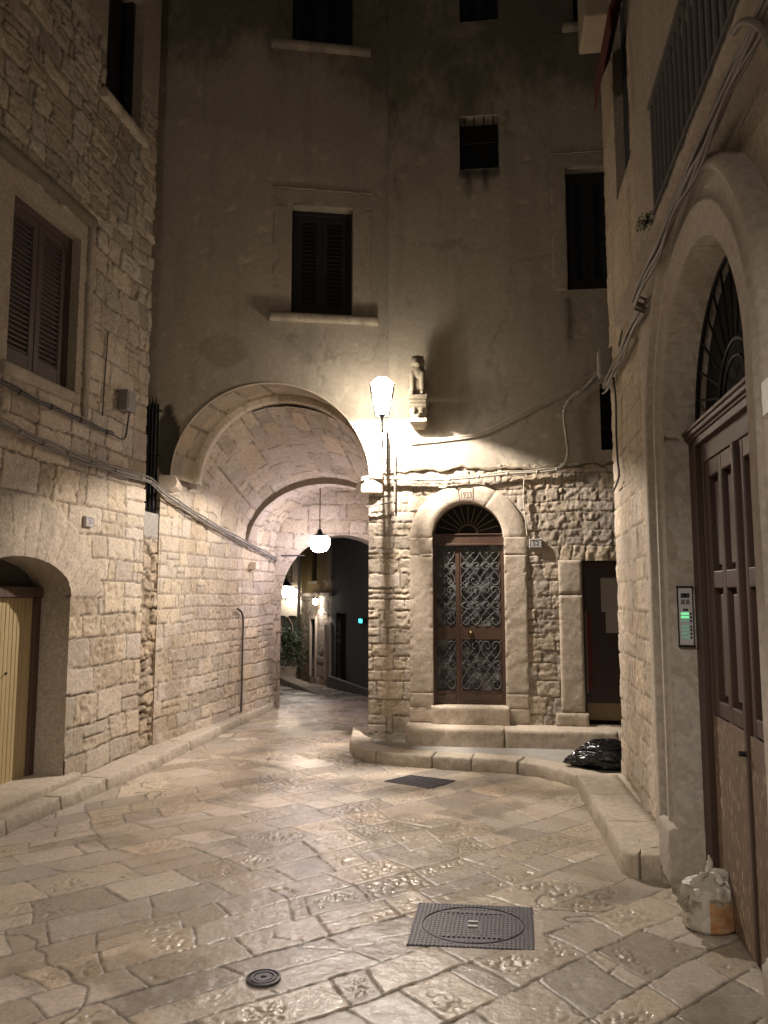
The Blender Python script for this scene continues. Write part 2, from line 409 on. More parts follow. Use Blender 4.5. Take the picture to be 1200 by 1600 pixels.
def reveal(fr, outline, o0, o1, seed=3, base=STONE, closed=False, rough=.004, step=.03, tone=.08):
    """inner faces of an opening: the outline (s,z) swept from offset o0 back to o1"""
    pts = [Vector((a, b, 0)) for a, b in outline]; q = []
    for i in range(len(pts)-1+(1 if closed else 0)):
        a = pts[i]; b = pts[(i+1) % len(pts)]; k = max(1, int((b-a).length/step))
        q += [a+(b-a)*(j/k) for j in range(k)]
    q.append(pts[0] if closed else pts[-1])
    S = np.array([p_.x for p_ in q]); Z = np.array([p_.y for p_ in q]); k = max(2, int(abs(o1-o0)/step)+1)
    O = np.linspace(o0, o1, k); SS = np.repeat(S[:, None], k, 1); ZZ = np.repeat(Z[:, None], k, 1); OO = np.repeat(O[None], len(S), 0)
    dS = np.gradient(S); dZ = np.gradient(Z); ln = np.sqrt(dS**2+dZ**2)+1e-9
    nz = rough*2*(fbm(SS+OO*1.3, ZZ-OO, .07, seed, 3)-.5)
    nz[:, 0] = 0
    SS = SS+nz*(-dZ/ln)[:, None]; ZZ = ZZ+nz*(dS/ln)[:, None]
    return (frame_P(fr, SS, ZZ, OO), col_like(SS.shape, base, seed, SS+OO, ZZ, tone), None, False)
def arc(cs, zs, hw, rise, n=40, a0=math.pi, a1=0.0):
    return [(cs+hw*math.cos(a0+(a1-a0)*i/n), zs+rise*math.sin(a0+(a1-a0)*i/n)) for i in range(n+1)]
def block_ring(fr, cs, zs, r0, r1, o0, o1, nb, a0=0.0, a1=math.pi, gap=.003, ry0=None, ry1=None, seed=0):
    """voussoirs as one grid set with notched joints; returns grids"""
    gs = []; rs = random.Random(seed)
    ry0 = ry0 or r0; ry1 = ry1 or r1
    for b in range(nb):
        b0 = a0+(a1-a0)*b/nb+gap/r1; b1 = a0+(a1-a0)*(b+1)/nb-gap/r1
        t = rs.uniform(.93, 1.06); k = max(4, int(abs(b1-b0)*r1/.03)); an = np.linspace(b0, b1, k)
        # profile around the block: front inner -> front outer, with a soft arris
        e = .006; oo = rs.uniform(-.0015, .0015)
        pr = [(0, o0), (0, o1-e), (e/(r1-r0), o1), (.33, o1), (.66, o1), (1-e/(r1-r0), o1), (1, o1-e), (1, o0)]
        T, Q = np.meshgrid(an, np.arange(len(pr)), indexing='ij')
        u = np.array([x[0] for x in pr])[Q]; O = np.array([x[1] for x in pr])[Q]+oo
        Rx = r0+(r1-r0)*u; Ry = ry0+(ry1-ry0)*u
        S = cs+Rx*np.cos(T); Z = zs+Ry*np.sin(T)
        O[0] -= .006; O[-1] -= .006
        gs.append((frame_P(fr, S, Z, O), t*col_like(S.shape, STONE*1.02, seed+b, S, Z, .08, .3), None, a1 < a0))
    return gs
def stone_blocks(fr, blocks, e=.006, seed=0, base=STONE, tone=.07):
    """dressed rectangular blocks (s0,s1,z0,z1,o0,o1) as grids with soft edges"""
    gs = []; rs = random.Random(seed)
    for (a0, a1, z0, z1, o0, o1) in blocks:
        t = rs.uniform(1-tone, 1+tone)
        def li(p, q, st=.022):
            k = max(1, int((q-p-2*e)/st)); return [p, p, p+e]+list(np.linspace(p+e, q-e, k+1)[1:-1])+[q-e, q, q]
        s = np.array(li(a0, a1)); z = np.array(li(z0, z1)); S, Z = np.meshgrid(s, z, indexing='ij')
        O = np.full(S.shape, o1, float); O[1] = O[-2] = o1-e; O[:, 1] = np.minimum(O[:, 1], o1-e); O[:, -2] = np.minimum(O[:, -2], o1-e)
        O[0] = O[-1] = o0; O[:, 0] = O[:, -1] = o0
        n_ = .005*2*(fbm(S, Z, .07, seed+5, 4)-.5); chip = .009*sstep(.60, .72, fbm(S, Z, .05, seed+9, 3))*np.clip(1.6-np.minimum(np.minimum(S-a0, a1-S), np.minimum(Z-z0, z1-Z))/.03, .25, 1)
        inner = np.zeros(S.shape); inner[2:-2, 2:-2] = 1
        O = O+n_*inner-chip*inner
        gr_ = (np.clip(fbm(S, Z, .12, seed+31, 4)*1.9-.75, 0, 1)*np.exp(-(Z-z0)/.10)*.75)[..., None]
        fl = np.cross(np.array(fr.d), np.array([0, 0, 1.]))@np.array(fr.n) < 0
        gs.append((frame_P(fr, S, Z, O), t*col_like(S.shape, base, seed+1, S, Z, .14, .3)*(1-gr_)+np.array([.12, .10, .07])*gr_, None, fl))
    return gs
def smoothpath(P, k=6):
    """Catmull-Rom through points"""
    P = [Vector(q) for q in P]; r = []
    for i in range(len(P)-1):
        a = P[i-1] if i else P[0]; b = P[i]; c = P[i+1]; d = P[i+2] if i+2 < len(P) else P[-1]
        for j in range(k):
            t = j/k; r.append(.5*((2*b)+(c-a)*t+(2*a-5*b+4*c-d)*t*t+(-a+3*b-3*c+d)*t**3))
    return r+[P[-1]]
def copy_tree(o, parent=None):
    c = o.copy(); COL.objects.link(c); c.parent = parent; ORG[c] = ORG[o]
    for ch in list(o.children): copy_tree(ch, c)
    return c

# ================================================================ GROUND
PA = R_(37)
def gz(Y): return -np.clip(Y-11.6, 0, 8)*.048
def paving(X, Y):
    u = X*math.cos(PA)+Y*math.sin(PA); v = -X*math.sin(PA)+Y*math.cos(PA)
    h, col, d = masonry(u, v, 5, row=(.20, .38), wid=(.22, .56), joint=.0062, warp=.009, skew=.45, roll=.08, depth=.0075, rough=.004, tone=.28, split=.10, ns=.11, kw=1.3,
                        base=(.46, .40, .33), mortar=(.19, .15, .11), big=.003)
    r1, r2, r3, r4 = d['r']; pr = d['prof']
    # long cracks across slabs
    cf = lambda a, b: fbm(a+3, b, 1.1, 77, 2)+.06*vn(a, b, .08, 78)
    c0 = cf(X, Y); gx_ = (cf(X+.002, Y)-c0)/.002; gy_ = (cf(X, Y+.002)-c0)/.002
    ck = np.abs(c0-.5)/(np.hypot(gx_, gy_)+.25); ckm = sstep(.008, .003, ck)*sstep(.54, .62, fbm(X, Y, .9, 71, 2))
    h = h-.003*ckm*pr
    # pock-marked, bush-hammered slabs
    pit = sstep(.50, .74, vn(u*1.0, v*1.35, .021, 91))*sstep(.50, .60, r2+.35*(fbm(X, Y, .35, 93, 2)-.5))
    pit = pit*sstep(.34, .52, fbm(u, v, .22, 95, 2))*sstep(.02, .06, d['e'])
    h = h-.0065*pit*pr
    und = .007*(fbm(X, Y, .7, 97, 2)-.5)+.0022*(fbm(X, Y, .12, 99, 3)-.5)
    h = h+und
    for (cx_, cy_, rr_) in ((-.52, 3.54, .085), (.45, 4.09, .30), (.32, 7.1, .2)):
        h = h*(1-sstep(rr_*1.25, rr_, np.hypot(X-cx_, Y-cy_)))
    k = (ckm*.8*pr)[..., None]; col = col*(1-k)+np.array([.10, .08, .055])*k
    k = (pit*.30*pr)[..., None]; col = col*(1-k)+np.array([.20, .14, .08])*k
    pinkish = sstep(.55, .7, fbm(X+9, Y, 1.1, 101, 2))[..., None]*.3
    col = col*(1-pinkish)+col*np.array([1.02, .90, .88])*pinkish
    dirt = sstep(.60, .74, fbm(X-4, Y, .45, 103, 4))[..., None]*.45
    col = col*(1-dirt)+np.array([.15, .125, .09])*dirt
    # grey damp film, polished in the middle of the lane
    pol = .075+.15*r4-.05*pit + .6*(1-sstep(0, 1, pr))+.10*sstep(.5, .7, fbm(X, Y, .5, 107, 2))
    al = np.clip(pol, .05, .9)
    return h, np.concatenate([col, al[..., None]], -1)
def ground_grid(x, y, hole=None):
    X, Y = np.meshgrid(x, y, indexing='ij'); h, c = paving(X, Y)
    return (np.stack([X, Y, h+gz(Y)], -1), c, None, False)
ys = [2.3]
while ys[-1] < 9.2: ys.append(ys[-1]+.0055*(ys[-1]/2.6)**1.15)
ys[-1] = 9.2
street = grid_object('street', [
    ground_grid(np.arange(-3.2, 2.5, .0072), np.array(ys)),
    ground_grid(np.arange(-2.9, 1.9, .022), np.arange(9.2, 12.61, .031)),
    ground_grid(np.arange(-5.5, 4.5, .05), np.arange(12.6, 23, .07)),
    ground_grid(np.arange(-4.6, 3.2, .05), np.arange(-5, 2.31, .05)),
    ground_grid(np.arange(2.4, 4.4, .06), np.arange(2.3, 9.2, .06))], M_PAVE)
street['kind'] = 'structure'
g = MB(); g.add([(-300, -300, -.55), (300, -300, -.55), (300, 300, -.55), (-300, 300, -.55)], [(0, 1, 2, 3)])
tagp(g.build('ground', plain('packed_earth', (.16, .13, .10), .95, 0, .2, 3), base=(0, 0, -.55)), kind='structure')

# kerbs: stones swept along a line
def kerb_grid(line, width, z0, z1, blk=(.5, 1.0), seed=1, inner=None, base=STONE, r=.03, side=1):
    P = smoothpath([Vector((a, b, 0)) for a, b in line], 14); Lc = [0]
    for a, b in zip(P[:-1], P[1:]): Lc.append(Lc[-1]+(b-a).length)
    T = Lc[-1]; rs = random.Random(seed); cuts = []; t = rs.uniform(*blk)
    while t < T-.2: cuts.append(t); t += rs.uniform(*blk)
    ts = sorted(set(list(np.arange(0, T, .025))+[T]+[c+q for c in cuts for q in (-.012, -.005, 0, .005, .012)]))
    ts = np.array(ts); X = np.interp(ts, Lc, [q.x for q in P]); Y = np.interp(ts, Lc, [q.y for q in P])
    dx = np.gradient(X, ts); dy = np.gradient(Y, ts); ln = np.hypot(dx, dy); nx = dy/ln*side; ny = -dx/ln*side   # towards the road
    prof = [(0, z0), (.004, z0+(z1-z0)*.3), (.002, z0+(z1-z0)*.6), (-.004, z1-r), (-.3*r-.004, z1-.3*r), (-r-.004, z1)] + [(-width*q, z1+.004*q) for q in (.2, .35, .5, .65, .8, 1.0)] + [(-width-.001, z0-.1)]
    prof = np.array(prof); nt_ = np.zeros(len(ts)); bid = np.zeros(len(ts))
    for c in cuts: nt_ = np.maximum(nt_, 1-sstep(0, .011, np.abs(ts-c))); bid += ts > c
    S = np.repeat(ts[:, None], len(prof), 1); Q = np.repeat(np.cumsum(np.hypot(np.gradient(prof[:, 0]), np.gradient(prof[:, 1])))[None], len(ts), 0)
    n1 = fbm(S, Q, .07, seed+3, 4)-.5-.5*sstep(.62, .72, fbm(S, Q*1.5, .06, seed+8, 2))*(np.abs(Q-.12) < .05)
    bo = hsh(bid, bid*0, seed)-.5
    d = prof[None, :, 0]+n1*.018*(Q < .35)-nt_[:, None]*.016+bo[:, None]*.012
    z = prof[None, :, 1]+n1*.010+bo[:, None]*.008-nt_[:, None]*.02*(np.arange(len(prof)) > 2)[None]
    z[:, -1] = z0-.1
    Pn = np.stack([X[:, None]+nx[:, None]*d, Y[:, None]+ny[:, None]*d, z], -1)
    tn = 1+.16*bo[:, None]+.2*n1; C = tn[..., None]*np.array(base); k = (nt_[:, None]*.9)[..., None]; C = C*(1-k)+np.array([.12, .10, .07])*k
    # dirt line at the foot of the face
    k = np.clip(np.exp(-np.abs(Q)/.035)*(.4+1.1*vn(S, Q, .16, seed+21)), 0, .85)[..., None]; C = C*(1-k)+np.array([.12, .10, .07])*k
    return (Pn, C, None, side > 0)
KB = np.array([.46, .40, .325])
lk = [(-3.55, 0), (-2.93, 3.6), (-2.63, 5.49), (-2.47, 6.3), (-2.20, 7.52), (-1.98, 9.15), (-1.60, 11.5)]
def lwX(Y): return -2.67+.17*(Y-6.66)
o = grid_object('kerb', [kerb_grid(lk, .42, -.03, .10, (.5, 1.0), 3, base=KB, r=.018)], M_DRESS); tagp(o, kind='structure')
rk = [(-.36, 9.3), (-.37, 8.55), (-.31, 8.19), (-.14, 7.93), (.16, 7.73), (.66, 7.58), (1.13, 7.44), (1.45, 7.22), (1.66, 6.86), (1.70, 6.74)]
o = grid_object('kerb', [kerb_grid(rk, .24, -.03, .115, (.35, .7), 8, base=KB, r=.018)], M_DRESS); tagp(o, kind='structure')
rk2 = [(1.64, 6.78), (1.57, 6.2), (1.51, 5.6), (1.46, 5.1), (1.43, 4.86), (1.47, 4.73), (1.60, 4.70), (1.75, 4.70)]
o = grid_object('kerb', [kerb_grid(rk2, .33, -.03, .14, (.55, .8), 12, base=KB, r=.022)], M_DRESS); tagp(o, kind='structure')
# raised pavement behind the kerbs (grey screed)
def flat_poly(name, pts, z, mat, kind='structure', th=.12):
    k = MB(); nn = len(pts); k.add([(a, b, z) for a, b in pts]+[(a, b, z-th) for a, b in pts], [list(range(nn)), list(range(nn, 2*nn))[::-1]]+[[i, i+nn, (i+1) % nn+nn, (i+1) % nn] for i in range(nn)])
    return tagp(k.build(name, mat, base=(pts[0][0], pts[0][1], z)), kind=kind)
M_SCREED = plain('grey_screed', (.30, .285, .26), .75, 0, .22, 6, .003)
flat_poly('pavement', [(-.30, 8.2), (-.1, 7.98), (.2, 7.80), (.7, 7.66), (1.2, 7.5), (1.5, 7.3), (1.72, 6.9), (2.1, 6.7), (4.6, 6.7), (4.6, 8.5), (-.15, 8.7)], .098, M_SCREED)
flat_poly('pavement', [(1.72, 6.85), (1.6, 6.0), (1.6, 4.76), (1.85, 4.74), (2.2, 6.85)], .13, plain('cream_screed', (.42, .37, .29), .8, 0, .2, 8, .004))

# ================================================================ LEFT BUILDING
lb = thing('stone_building', 'tall rough stone building with shuttered window and arched yellow door', 'building', L.W(0, 0))
sE = L.at(230, 680)[0]; LH = 10.5
dR = L.at(107, 1000)[0]; dW = 1.35; dC = dR-dW/2; dSp = L.at(107, 930)[1]; dTop = dSp+.30
# shuttered window
wa0 = L.at(16, 430)[0]; wa1 = L.at(122, 480)[0]; wz0 = L.at(103, 608)[1]; wz1 = L.at(115, 365)[1]
# upper window
ua0 = L.at(166, 100)[0]; ua1 = L.at(221, 150)[0]; uz0 = L.at(221, 212)[1]; uz1 = uz0+1.45
sm0, sm1 = L.at(131, 100)[0], sE+1
smz0 = L.at(250, 140)[1]
def pat_left(S, Z):
    h, c, d = masonry(S, Z, 21, row=(.19, .31), wid=(.2, .52), joint=.009, warp=.012, depth=.022, rough=.009, pick=.012, tone=.2, big=.005, base=STONE*1.0)
    # rougher rubble in the upper part
    h2, c2, d2 = masonry(S, Z, 22, row=(.13, .24), wid=(.12, .40), joint=.012, warp=.026, depth=.018, rough=.018, tone=.22, big=.010, base=STONE*.86)
    k = sstep(3.9, 4.4, Z+.5*(fbm(S, Z, .8, 25, 2)-.5)+(S-.2)*.35)
    h = h*(1-k)+h2*k; c = c*(1-k[..., None])+c2*k[..., None]
    # smooth plaster round the windows
    def box_(a, b, c_, d_, e=.02):
        q = np.maximum(np.maximum(a-S, S-b), np.maximum(c_-Z, Z-d_))+.05*(fbm(S, Z, .2, 27, 3)-.5); return 1-sstep(-e, e, q)
    k = np.maximum(box_(wa0-.22, wa1+.10, wz0-.10, wz1+.16), box_(sm0, 9, smz0-.25, 20))
    pl = .004*(fbm(S, Z, .3, 29, 3)-.5)+.004; pc = (1+.2*(fbm(S, Z, .5, 31, 4)-.5))[..., None]*np.array([.40, .335, .26])
    h = h*(1-k)+pl*k; c = c*(1-k[..., None])+pc*k[..., None]
    # arch stones round the door: dressed, radial joints
    a = np.arctan2(Z-(dSp-.55), S-dC); r = np.hypot(S-dC, Z-(dSp-.55)); on = (Z > dSp-.02) & (r < 1.32) & (r > .6)
    w_ = a/ .155; fr_ = np.abs(w_-np.round(w_))*.155*r
    fr_ = fr_+.006*(vn(S, Z, .05, 35)-.5); j = 1-sstep(.001, .007, fr_); hh = .006+.014*(fbm(S, Z, .07, 33, 4)-.5)-.008*j
    cc = (1+.25*(hsh(np.round(w_-.5), w_*0, 3)-.5)+.3*(d['n1']-.5))[..., None]*STONE*.98*(1-.35*j[..., None])
    h = np.where(on, hh, h); c = np.where(on[..., None], cc, c)
    # lowest courses bulge out a little
    h = h+.02*sstep(.5, .15, Z)
    return h, c, d
door_sdf = arch_sdf(dC, dSp, dW/2, dTop-dSp)
holesL = [(wa0, wa1, wz0, wz1), (ua0, ua1, uz0, uz1)]
gl_ = wall_grid(L, -1.45, sE, -.05, LH, .013, pat_left, [wa0, wa1, ua0, ua1], [wz0, wz1, uz0, uz1], holesL, [door_sdf], skirt=.45)
gl_ += wall_grid(L, -11.5, -1.45, -.05, LH, .06, pat_left, [wa0], [wz0, wz1], [(wa0, wa1, wz0, wz1)], [door_sdf], skirt=0)
jam = [(dC-dW/2, -.05), (dC-dW/2, dSp)]+arc(dC, dSp, dW/2, dTop-dSp)+[(dC+dW/2, dSp), (dC+dW/2, -.05)]
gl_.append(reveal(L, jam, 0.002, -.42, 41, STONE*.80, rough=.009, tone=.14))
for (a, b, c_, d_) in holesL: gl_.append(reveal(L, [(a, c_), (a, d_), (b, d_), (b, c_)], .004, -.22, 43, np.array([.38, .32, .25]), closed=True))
grid_object('wall', gl_, M_STONE, lb)
# door: worn posts, lintel, yellow tongue-and-groove boards
df = MB(); fo = -.31
df.box(L, dC+dW/2-.075, dC+dW/2-.004, .10, dSp-.02, fo-.05, fo+.045).box(L, dC-dW/2+.004, dC-dW/2+.075, .10, dSp-.02, fo-.05, fo+.055)
df.box(L, dC-dW/2+.004, dC+dW/2-.004, dSp-.018, dSp+.07, fo-.05, fo+.065)
bd = MB(); nb = 24; b0, b1 = dC-dW/2+.075, dC+dW/2-.075
for i in range(nb):
    p0 = b0+(b1-b0)*i/nb; p1 = b0+(b1-b0)*(i+1)/nb
    bd.box(L, p0+.0025, p1-.0025, .125, dSp-.02, fo-.03, fo+.012+random.Random(i).uniform(-.0015, .0015))
bd.box(L, b0, b1, .125, dSp-.02, fo-.05, fo+.002)
door = bd.build('door', M_YELLOW, lb, bevel=.004)
df.build('door_frame', M_OLDWOOD, door, bevel=.006)
tr_ = MB(); tr_.box(L, dC-dW/2, dC+dW/2, dSp+.07, dTop+.02, fo-.05, fo-.02); tr_.build('fanlight_board', M_MOSS, lb)
k = MB(); k.tube([L.W(b1-.32, 1.03, fo+.012), L.W(b1-.32, 1.03, fo+.03), L.W(b1-.35, 1.02, fo+.035)], .006); k.build('latch', M_IRON, door)
grid_object('doorstep', stone_blocks(L, [(dC-dW/2-.05, dC+dW/2+.12, .0, .16, -.42, .10)], .012, 51, STONE*.9), M_DRESS, lb)
# shutters
def louvre_leaf(fr, a0, a1, z0, z1, o, mat, lmat, parent, name='shutter', st=.065, t=.035, n_mid=1, pitch=.042):
    m_ = MB(); m_.box(fr, a0, a0+st, z0, z1, o, o+t).box(fr, a1-st, a1, z0, z1, o, o+t)
    m_.box(fr, a0+st, a1-st, z0, z0+st*1.9, o+.001, o+t-.001).box(fr, a0+st, a1-st, z1-st, z1, o+.001, o+t-.001)
    lf = m_.build(name, mat, parent, bevel=.004)
    l_ = MB(); z = z0+st*1.9+.01
    while z < z1-st-.02:
        l_.hexa([fr.W(a0+st, z, o+.026), fr.W(a1-st, z, o+.026), fr.W(a1-st, z+.008, o+.028), fr.W(a0+st, z+.008, o+.028),
                 fr.W(a0+st, z+.030, o+.002), fr.W(a1-st, z+.030, o+.002), fr.W(a1-st, z+.038, o+.004), fr.W(a0+st, z+.038, o+.004)]); z += pitch
    l_.box(fr, a0+st, a1-st, z0+st, z1-st, o-.004, o-.001)
    l_.build('louvres', lmat, lf); return lf
win = MB(); t_ = .06; wo = -.13
win.box(L, wa0, wa0+t_, wz0, wz1, wo-.04, wo+.05).box(L, wa1-t_, wa1, wz0, wz1, wo-.04, wo+.05).box(L, wa0+t_, wa1-t_, wz1-t_, wz1, wo-.04, wo+.049).box(L, wa0+t_, wa1-t_, wz0, wz0+t_*.6, wo-.04, wo+.049)
# rounded shoulders of the window head
for sgn, cx in ((1, wa0+t_), (-1, wa1-t_)):
    V = [L.W(cx, wz1-t_, wo+.048)]; n_ = 8; rr = .17
    for i in range(n_+1):
        an = math.pi/2*i/n_; V.append(L.W(cx+sgn*(rr-rr*math.cos(an)), wz1-t_-rr+rr*math.sin(an), wo+.048))
    V2 = [q-L.n*.05 for q in V]
    win.add(V+V2, [[0, i, i+1] if sgn > 0 else [0, i+1, i] for i in range(1, n_+1)]+[[i, i+len(V), i+1+len(V), i+1] for i in range(1, n_+1)])
window = win.build('window', M_SHUT, lb, bevel=.004)
mid = (wa0+wa1)/2
louvre_leaf(L, wa0+t_+.003, mid-.002, wz0+.05, wz1-t_-.004, wo, M_SHUT, M_SHUT, window)
louvre_leaf(L, mid+.002, wa1-t_-.003, wz0+.05, wz1-t_-.004, wo+.004, M_SHUT, M_SHUT, window)
grid_object('window_sill', stone_blocks(L, [(wa0-.05, wa1+.05, wz0-.10, wz0+.002, -.12, .03)], .01, 53, np.array([.42, .36, .28])), M_DRESS, window)
# mossy drip course over the window + pilaster strip
grid_object('drip_course', stone_blocks(L, [(wa0-.30, wa1+.16, wz1+.17, wz1+.27, -.05, .07)], .02, 54, np.array([.16, .14, .10]))+
            stone_blocks(L, [(wa1+.11, wa1+.20, wz0-.18, wz1+.14, -.05, .028)], .012, 55, np.array([.34, .29, .23])), M_DRESS, lb)
uw = MB(); uw.box(L, ua0, ua0+.05, uz0, uz1, -.2, -.10).box(L, ua1-.05, ua1, uz0, uz1, -.2, -.10).box(L, ua0, ua1, uz0, uz1, -.22, -.205)
upw = uw.build('window', M_SHUTD, lb); grid_object('window_sill', stone_blocks(L, [(ua0-.06, ua1+.10, uz0-.09, uz0+.002, -.2, .055)], .012, 56, STONE*.9), M_DRESS, upw)

# rubble pier between the left building and the passage
sA0 = (A.W(0, 0)-L.o).dot(L.d)
pier_top = L.at(235, 800)[1]
def pat_rub(S, Z):
    h, c, d = masonry(S, Z, 61, row=(.10, .2), wid=(.08, .25), joint=.016, warp=.05, depth=.03, rough=.03, tone=.2, big=.02, base=STONE*np.array([.80, .76, .70]))
    k = sstep(pier_top-.30, pier_top-.24, Z+.05*(fbm(S, Z, .1, 63, 2)-.5)); c = c*(1-k[..., None])+np.array([.33, .31, .28])*k[..., None]; h = h*(1-k)+.01*k
    return h, c, d
rp = grid_object('rubble_pier', wall_grid(L, sE-.01, sA0+.02, -.05, pier_top, .014, pat_rub, o=-.03, skirt=.3), M_STONE, lb)

# ================================================================ CENTRAL BUILDING WITH ARCHWAY
cb = thing('plastered_building', 'tall plastered building with stone archway and door number 52', 'building', FA.W(1, 0))
aL = FA.at(268, 745)[0]; aR = (FR.o-FA.o).dot(FA.d)+.0
aC = (aL+aR)/2; aHW = (aR-aL)/2; aCrown = FA.at(430, 600)[1]; aSp = aCrown-aHW
arch1 = arch_sdf(aC, aSp, aHW, aHW)
bend = FA.at(608, 600)[0]
pz = FR.at(640, 736)[1]; CH = 11.5
w1 = (FA.at(456, 400)[0], FA.at(551, 400)[0], FA.at(500, 494)[1], FA.at(500, 323)[1])
w2 = (FA.at(457, 60)[0], FA.at(552, 60)[0], FA.at(500, 73)[1], FA.at(500, 73)[1]+1.3)
fb0 = FA.at(214, 700)[0]; fb1 = FA.at(247, 700)[0]; fbz0 = pier_top; fbz1 = FA.at(240, 640)[1]
def pat_plaster(S, Z, seed=71, top=8.2):
    h = .010*(fbm(S, Z, .7, seed, 3)-.5)+.003*(fbm(S, Z, .09, seed+1, 3)-.5)
    t = 1+.20*(fbm(S, Z, 1.3, seed+2, 4)-.5)+.08*(fbm(S*2.5, Z*.7, .25, seed+3, 3)-.5)
    c = t[..., None]*np.array([.395, .345, .28])
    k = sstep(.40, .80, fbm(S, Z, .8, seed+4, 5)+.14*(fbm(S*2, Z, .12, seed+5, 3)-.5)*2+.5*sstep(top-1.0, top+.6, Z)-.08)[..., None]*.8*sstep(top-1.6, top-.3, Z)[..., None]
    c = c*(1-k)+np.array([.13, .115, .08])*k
    st = sstep(.55, .75, fbm(S*3, Z*.35, .35, seed+6, 3))[..., None]*.26; c = c*(1-st)+c*.6*st
    q = fbm(S, Z, 1.0, seed+8, 3)+.04*vn(S, Z, .06, seed+9); q = sstep(.012, .003, np.abs(q-.5))*sstep(.50, .60, fbm(S, Z, 1.4, seed+10, 2)); h = h-.003*q; c = c*(1-.22*q[..., None])
    q = sstep(.70, .76, fbm(S, Z, .10, seed+12, 3))*sstep(.5, .6, fbm(S, Z, .8, seed+13, 2)); h = h-.005*q; c = c*(1+.22*q[..., None])
    q = sstep(.49, .51, fbm(S, Z, 1.6, seed+14, 4)); c = c*(1-.10*q[..., None])
    return h, c, None
def patch(S, Z, cx, cz, rx, rz, seed, n_=.35):
    q = np.sqrt(((S-cx)/rx)**2+((Z-cz)/rz)**2)+n_*2*(fbm(S, Z, .12, seed, 4)-.5); return 1-sstep(.92, 1.0, q)
pcx, pcz = FA.at(262, 695); qcx, qcz = FA.at(347, 545)
def pat_FA(S, Z):
    h, c, _ = pat_plaster(S, Z)
    k = np.maximum(patch(S, Z, pcx, pcz, .13, .42, 3, .25), 0)
    h = h-.016*k; c = c*(1-k[..., None])+np.array([.085, .075, .058])*k[..., None]
    # bare render below the patch
    k = sstep(FA.at(262, 742)[1]+.03, FA.at(262, 742)[1]-.03, Z+.05*(fbm(S, Z, .1, 5, 2)-.5))*(S < aC)
    h = h+k*(-.01+.02*fbm(S, Z, .03, 6, 3)); c = c*(1-k[..., None])+np.array([.25, .22, .165])*k[..., None]
    k = patch(S, Z, qcx, qcz, .27, .17, 9, .5)*.8; h = h-.005*k; c = c*(1-.25*k[..., None])
    return h, c, None
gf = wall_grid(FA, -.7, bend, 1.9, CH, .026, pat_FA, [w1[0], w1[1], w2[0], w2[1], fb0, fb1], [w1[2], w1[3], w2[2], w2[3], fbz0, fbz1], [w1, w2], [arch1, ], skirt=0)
# lower face stone right beside the passage is on FR; left strip below the corbel follows the passage wall
def keep_left(g):
    return g
P_, C_, K_, F_ = gf[0]
mS = cellmask(P_[..., 0]*0+((P_-np.array(FA.o))@np.array(FA.d)), P_[..., 2], lambda x, y: ((x > aC) & (y < pz)) | ((x > -.03) & (x < aC) & (y < aSp-.12)))
gf[0] = (P_, C_, K_ & ~mS, F_)
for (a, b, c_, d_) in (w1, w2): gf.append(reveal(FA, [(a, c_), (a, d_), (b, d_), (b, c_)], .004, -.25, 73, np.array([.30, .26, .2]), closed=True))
# right facade
rw1 = (FR.at(718, 220)[0], FR.at(779, 220)[0], FR.at(750, 264)[1], FR.at(750, 180)[1])
rw2 = (FR.at(886, 400)[0], FR.at(960, 400)[0], FR.at(900, 453)[1], FR.at(900, 262)[1])
rw3 = (FR.at(718, 20)[0], FR.at(778, 20)[0], FR.at(750, 33)[1], FR.at(750, 33)[1]+.7)
rw4 = (FR.at(895, 20)[0], FR.at(960, 20)[0], FR.at(910, 40)[1], FR.at(910, 40)[1]+1.4)
rw5 = (FR.at(938, 650)[0], FR.at(938, 650)[0]+.5, FR.at(945, 703)[1], FR.at(945, 600)[1])
sb = (FA.W(bend, 0)-FR.o).dot(FR.d)
drp = FR.at(890, 520)
def pat_FR(S, Z):
    h, c, _ = pat_plaster(S, Z, 81, 7.6); c = c*np.array([.94, .95, .93])
    for (cx, cz, wd, ln) in ((drp[0], drp[1]+.12, .035, .42), (rw1[0]+.10, rw1[2]-.12, .05, .28), (rw1[0]+.3, rw1[2]-.1, .035, .22)):
        q = np.exp(-((S-cx+.01*np.sin(Z*9))/wd)**2)*sstep(cz-ln, cz-ln*.3, Z)*sstep(cz+ln*.75, cz+ln*.6, Z)*(.6+.8*vn(S, Z, .03, 7))
        k = np.clip(q, 0, 1)[..., None]*.75; c = c*(1-k)+np.array([.05, .038, .028])*k
    q = (np.abs(S-(rw1[0]+rw1[1])/2) < .24)*sstep(rw1[2]-.14, rw1[2]-.02, Z+.06*fbm(S, Z, .05, 8, 2))*(Z < rw1[2]+.01)
    c = c*(1-.7*q[..., None])
    # the ragged lower edge of the plaster
    return h, c, None
holesR = [rw1, rw2, rw3, rw4, rw5]
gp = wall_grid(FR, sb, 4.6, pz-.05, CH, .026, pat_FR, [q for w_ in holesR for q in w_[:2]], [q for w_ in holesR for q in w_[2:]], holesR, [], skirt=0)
P_, C_, K_, F_ = gp[0]
SS_ = (P_-np.array(FR.o))@np.array(FR.d)
edge = lambda x: pz+.03*(vn(x, x*0, .35, 4)-.5)*2+.025*(vn(x, x*0, .08, 5)-.5)*2+np.clip(x, 0, 3)*.0
gp[0] = (P_, C_, K_ & cellmask(SS_, P_[..., 2], lambda x, y: y > edge(x)), F_)
Pl = gp[0][0]
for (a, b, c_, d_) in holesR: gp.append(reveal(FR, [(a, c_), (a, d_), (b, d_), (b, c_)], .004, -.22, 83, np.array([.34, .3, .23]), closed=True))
grid_object('plaster_wall', gf+gp, M_PLAST, cb)
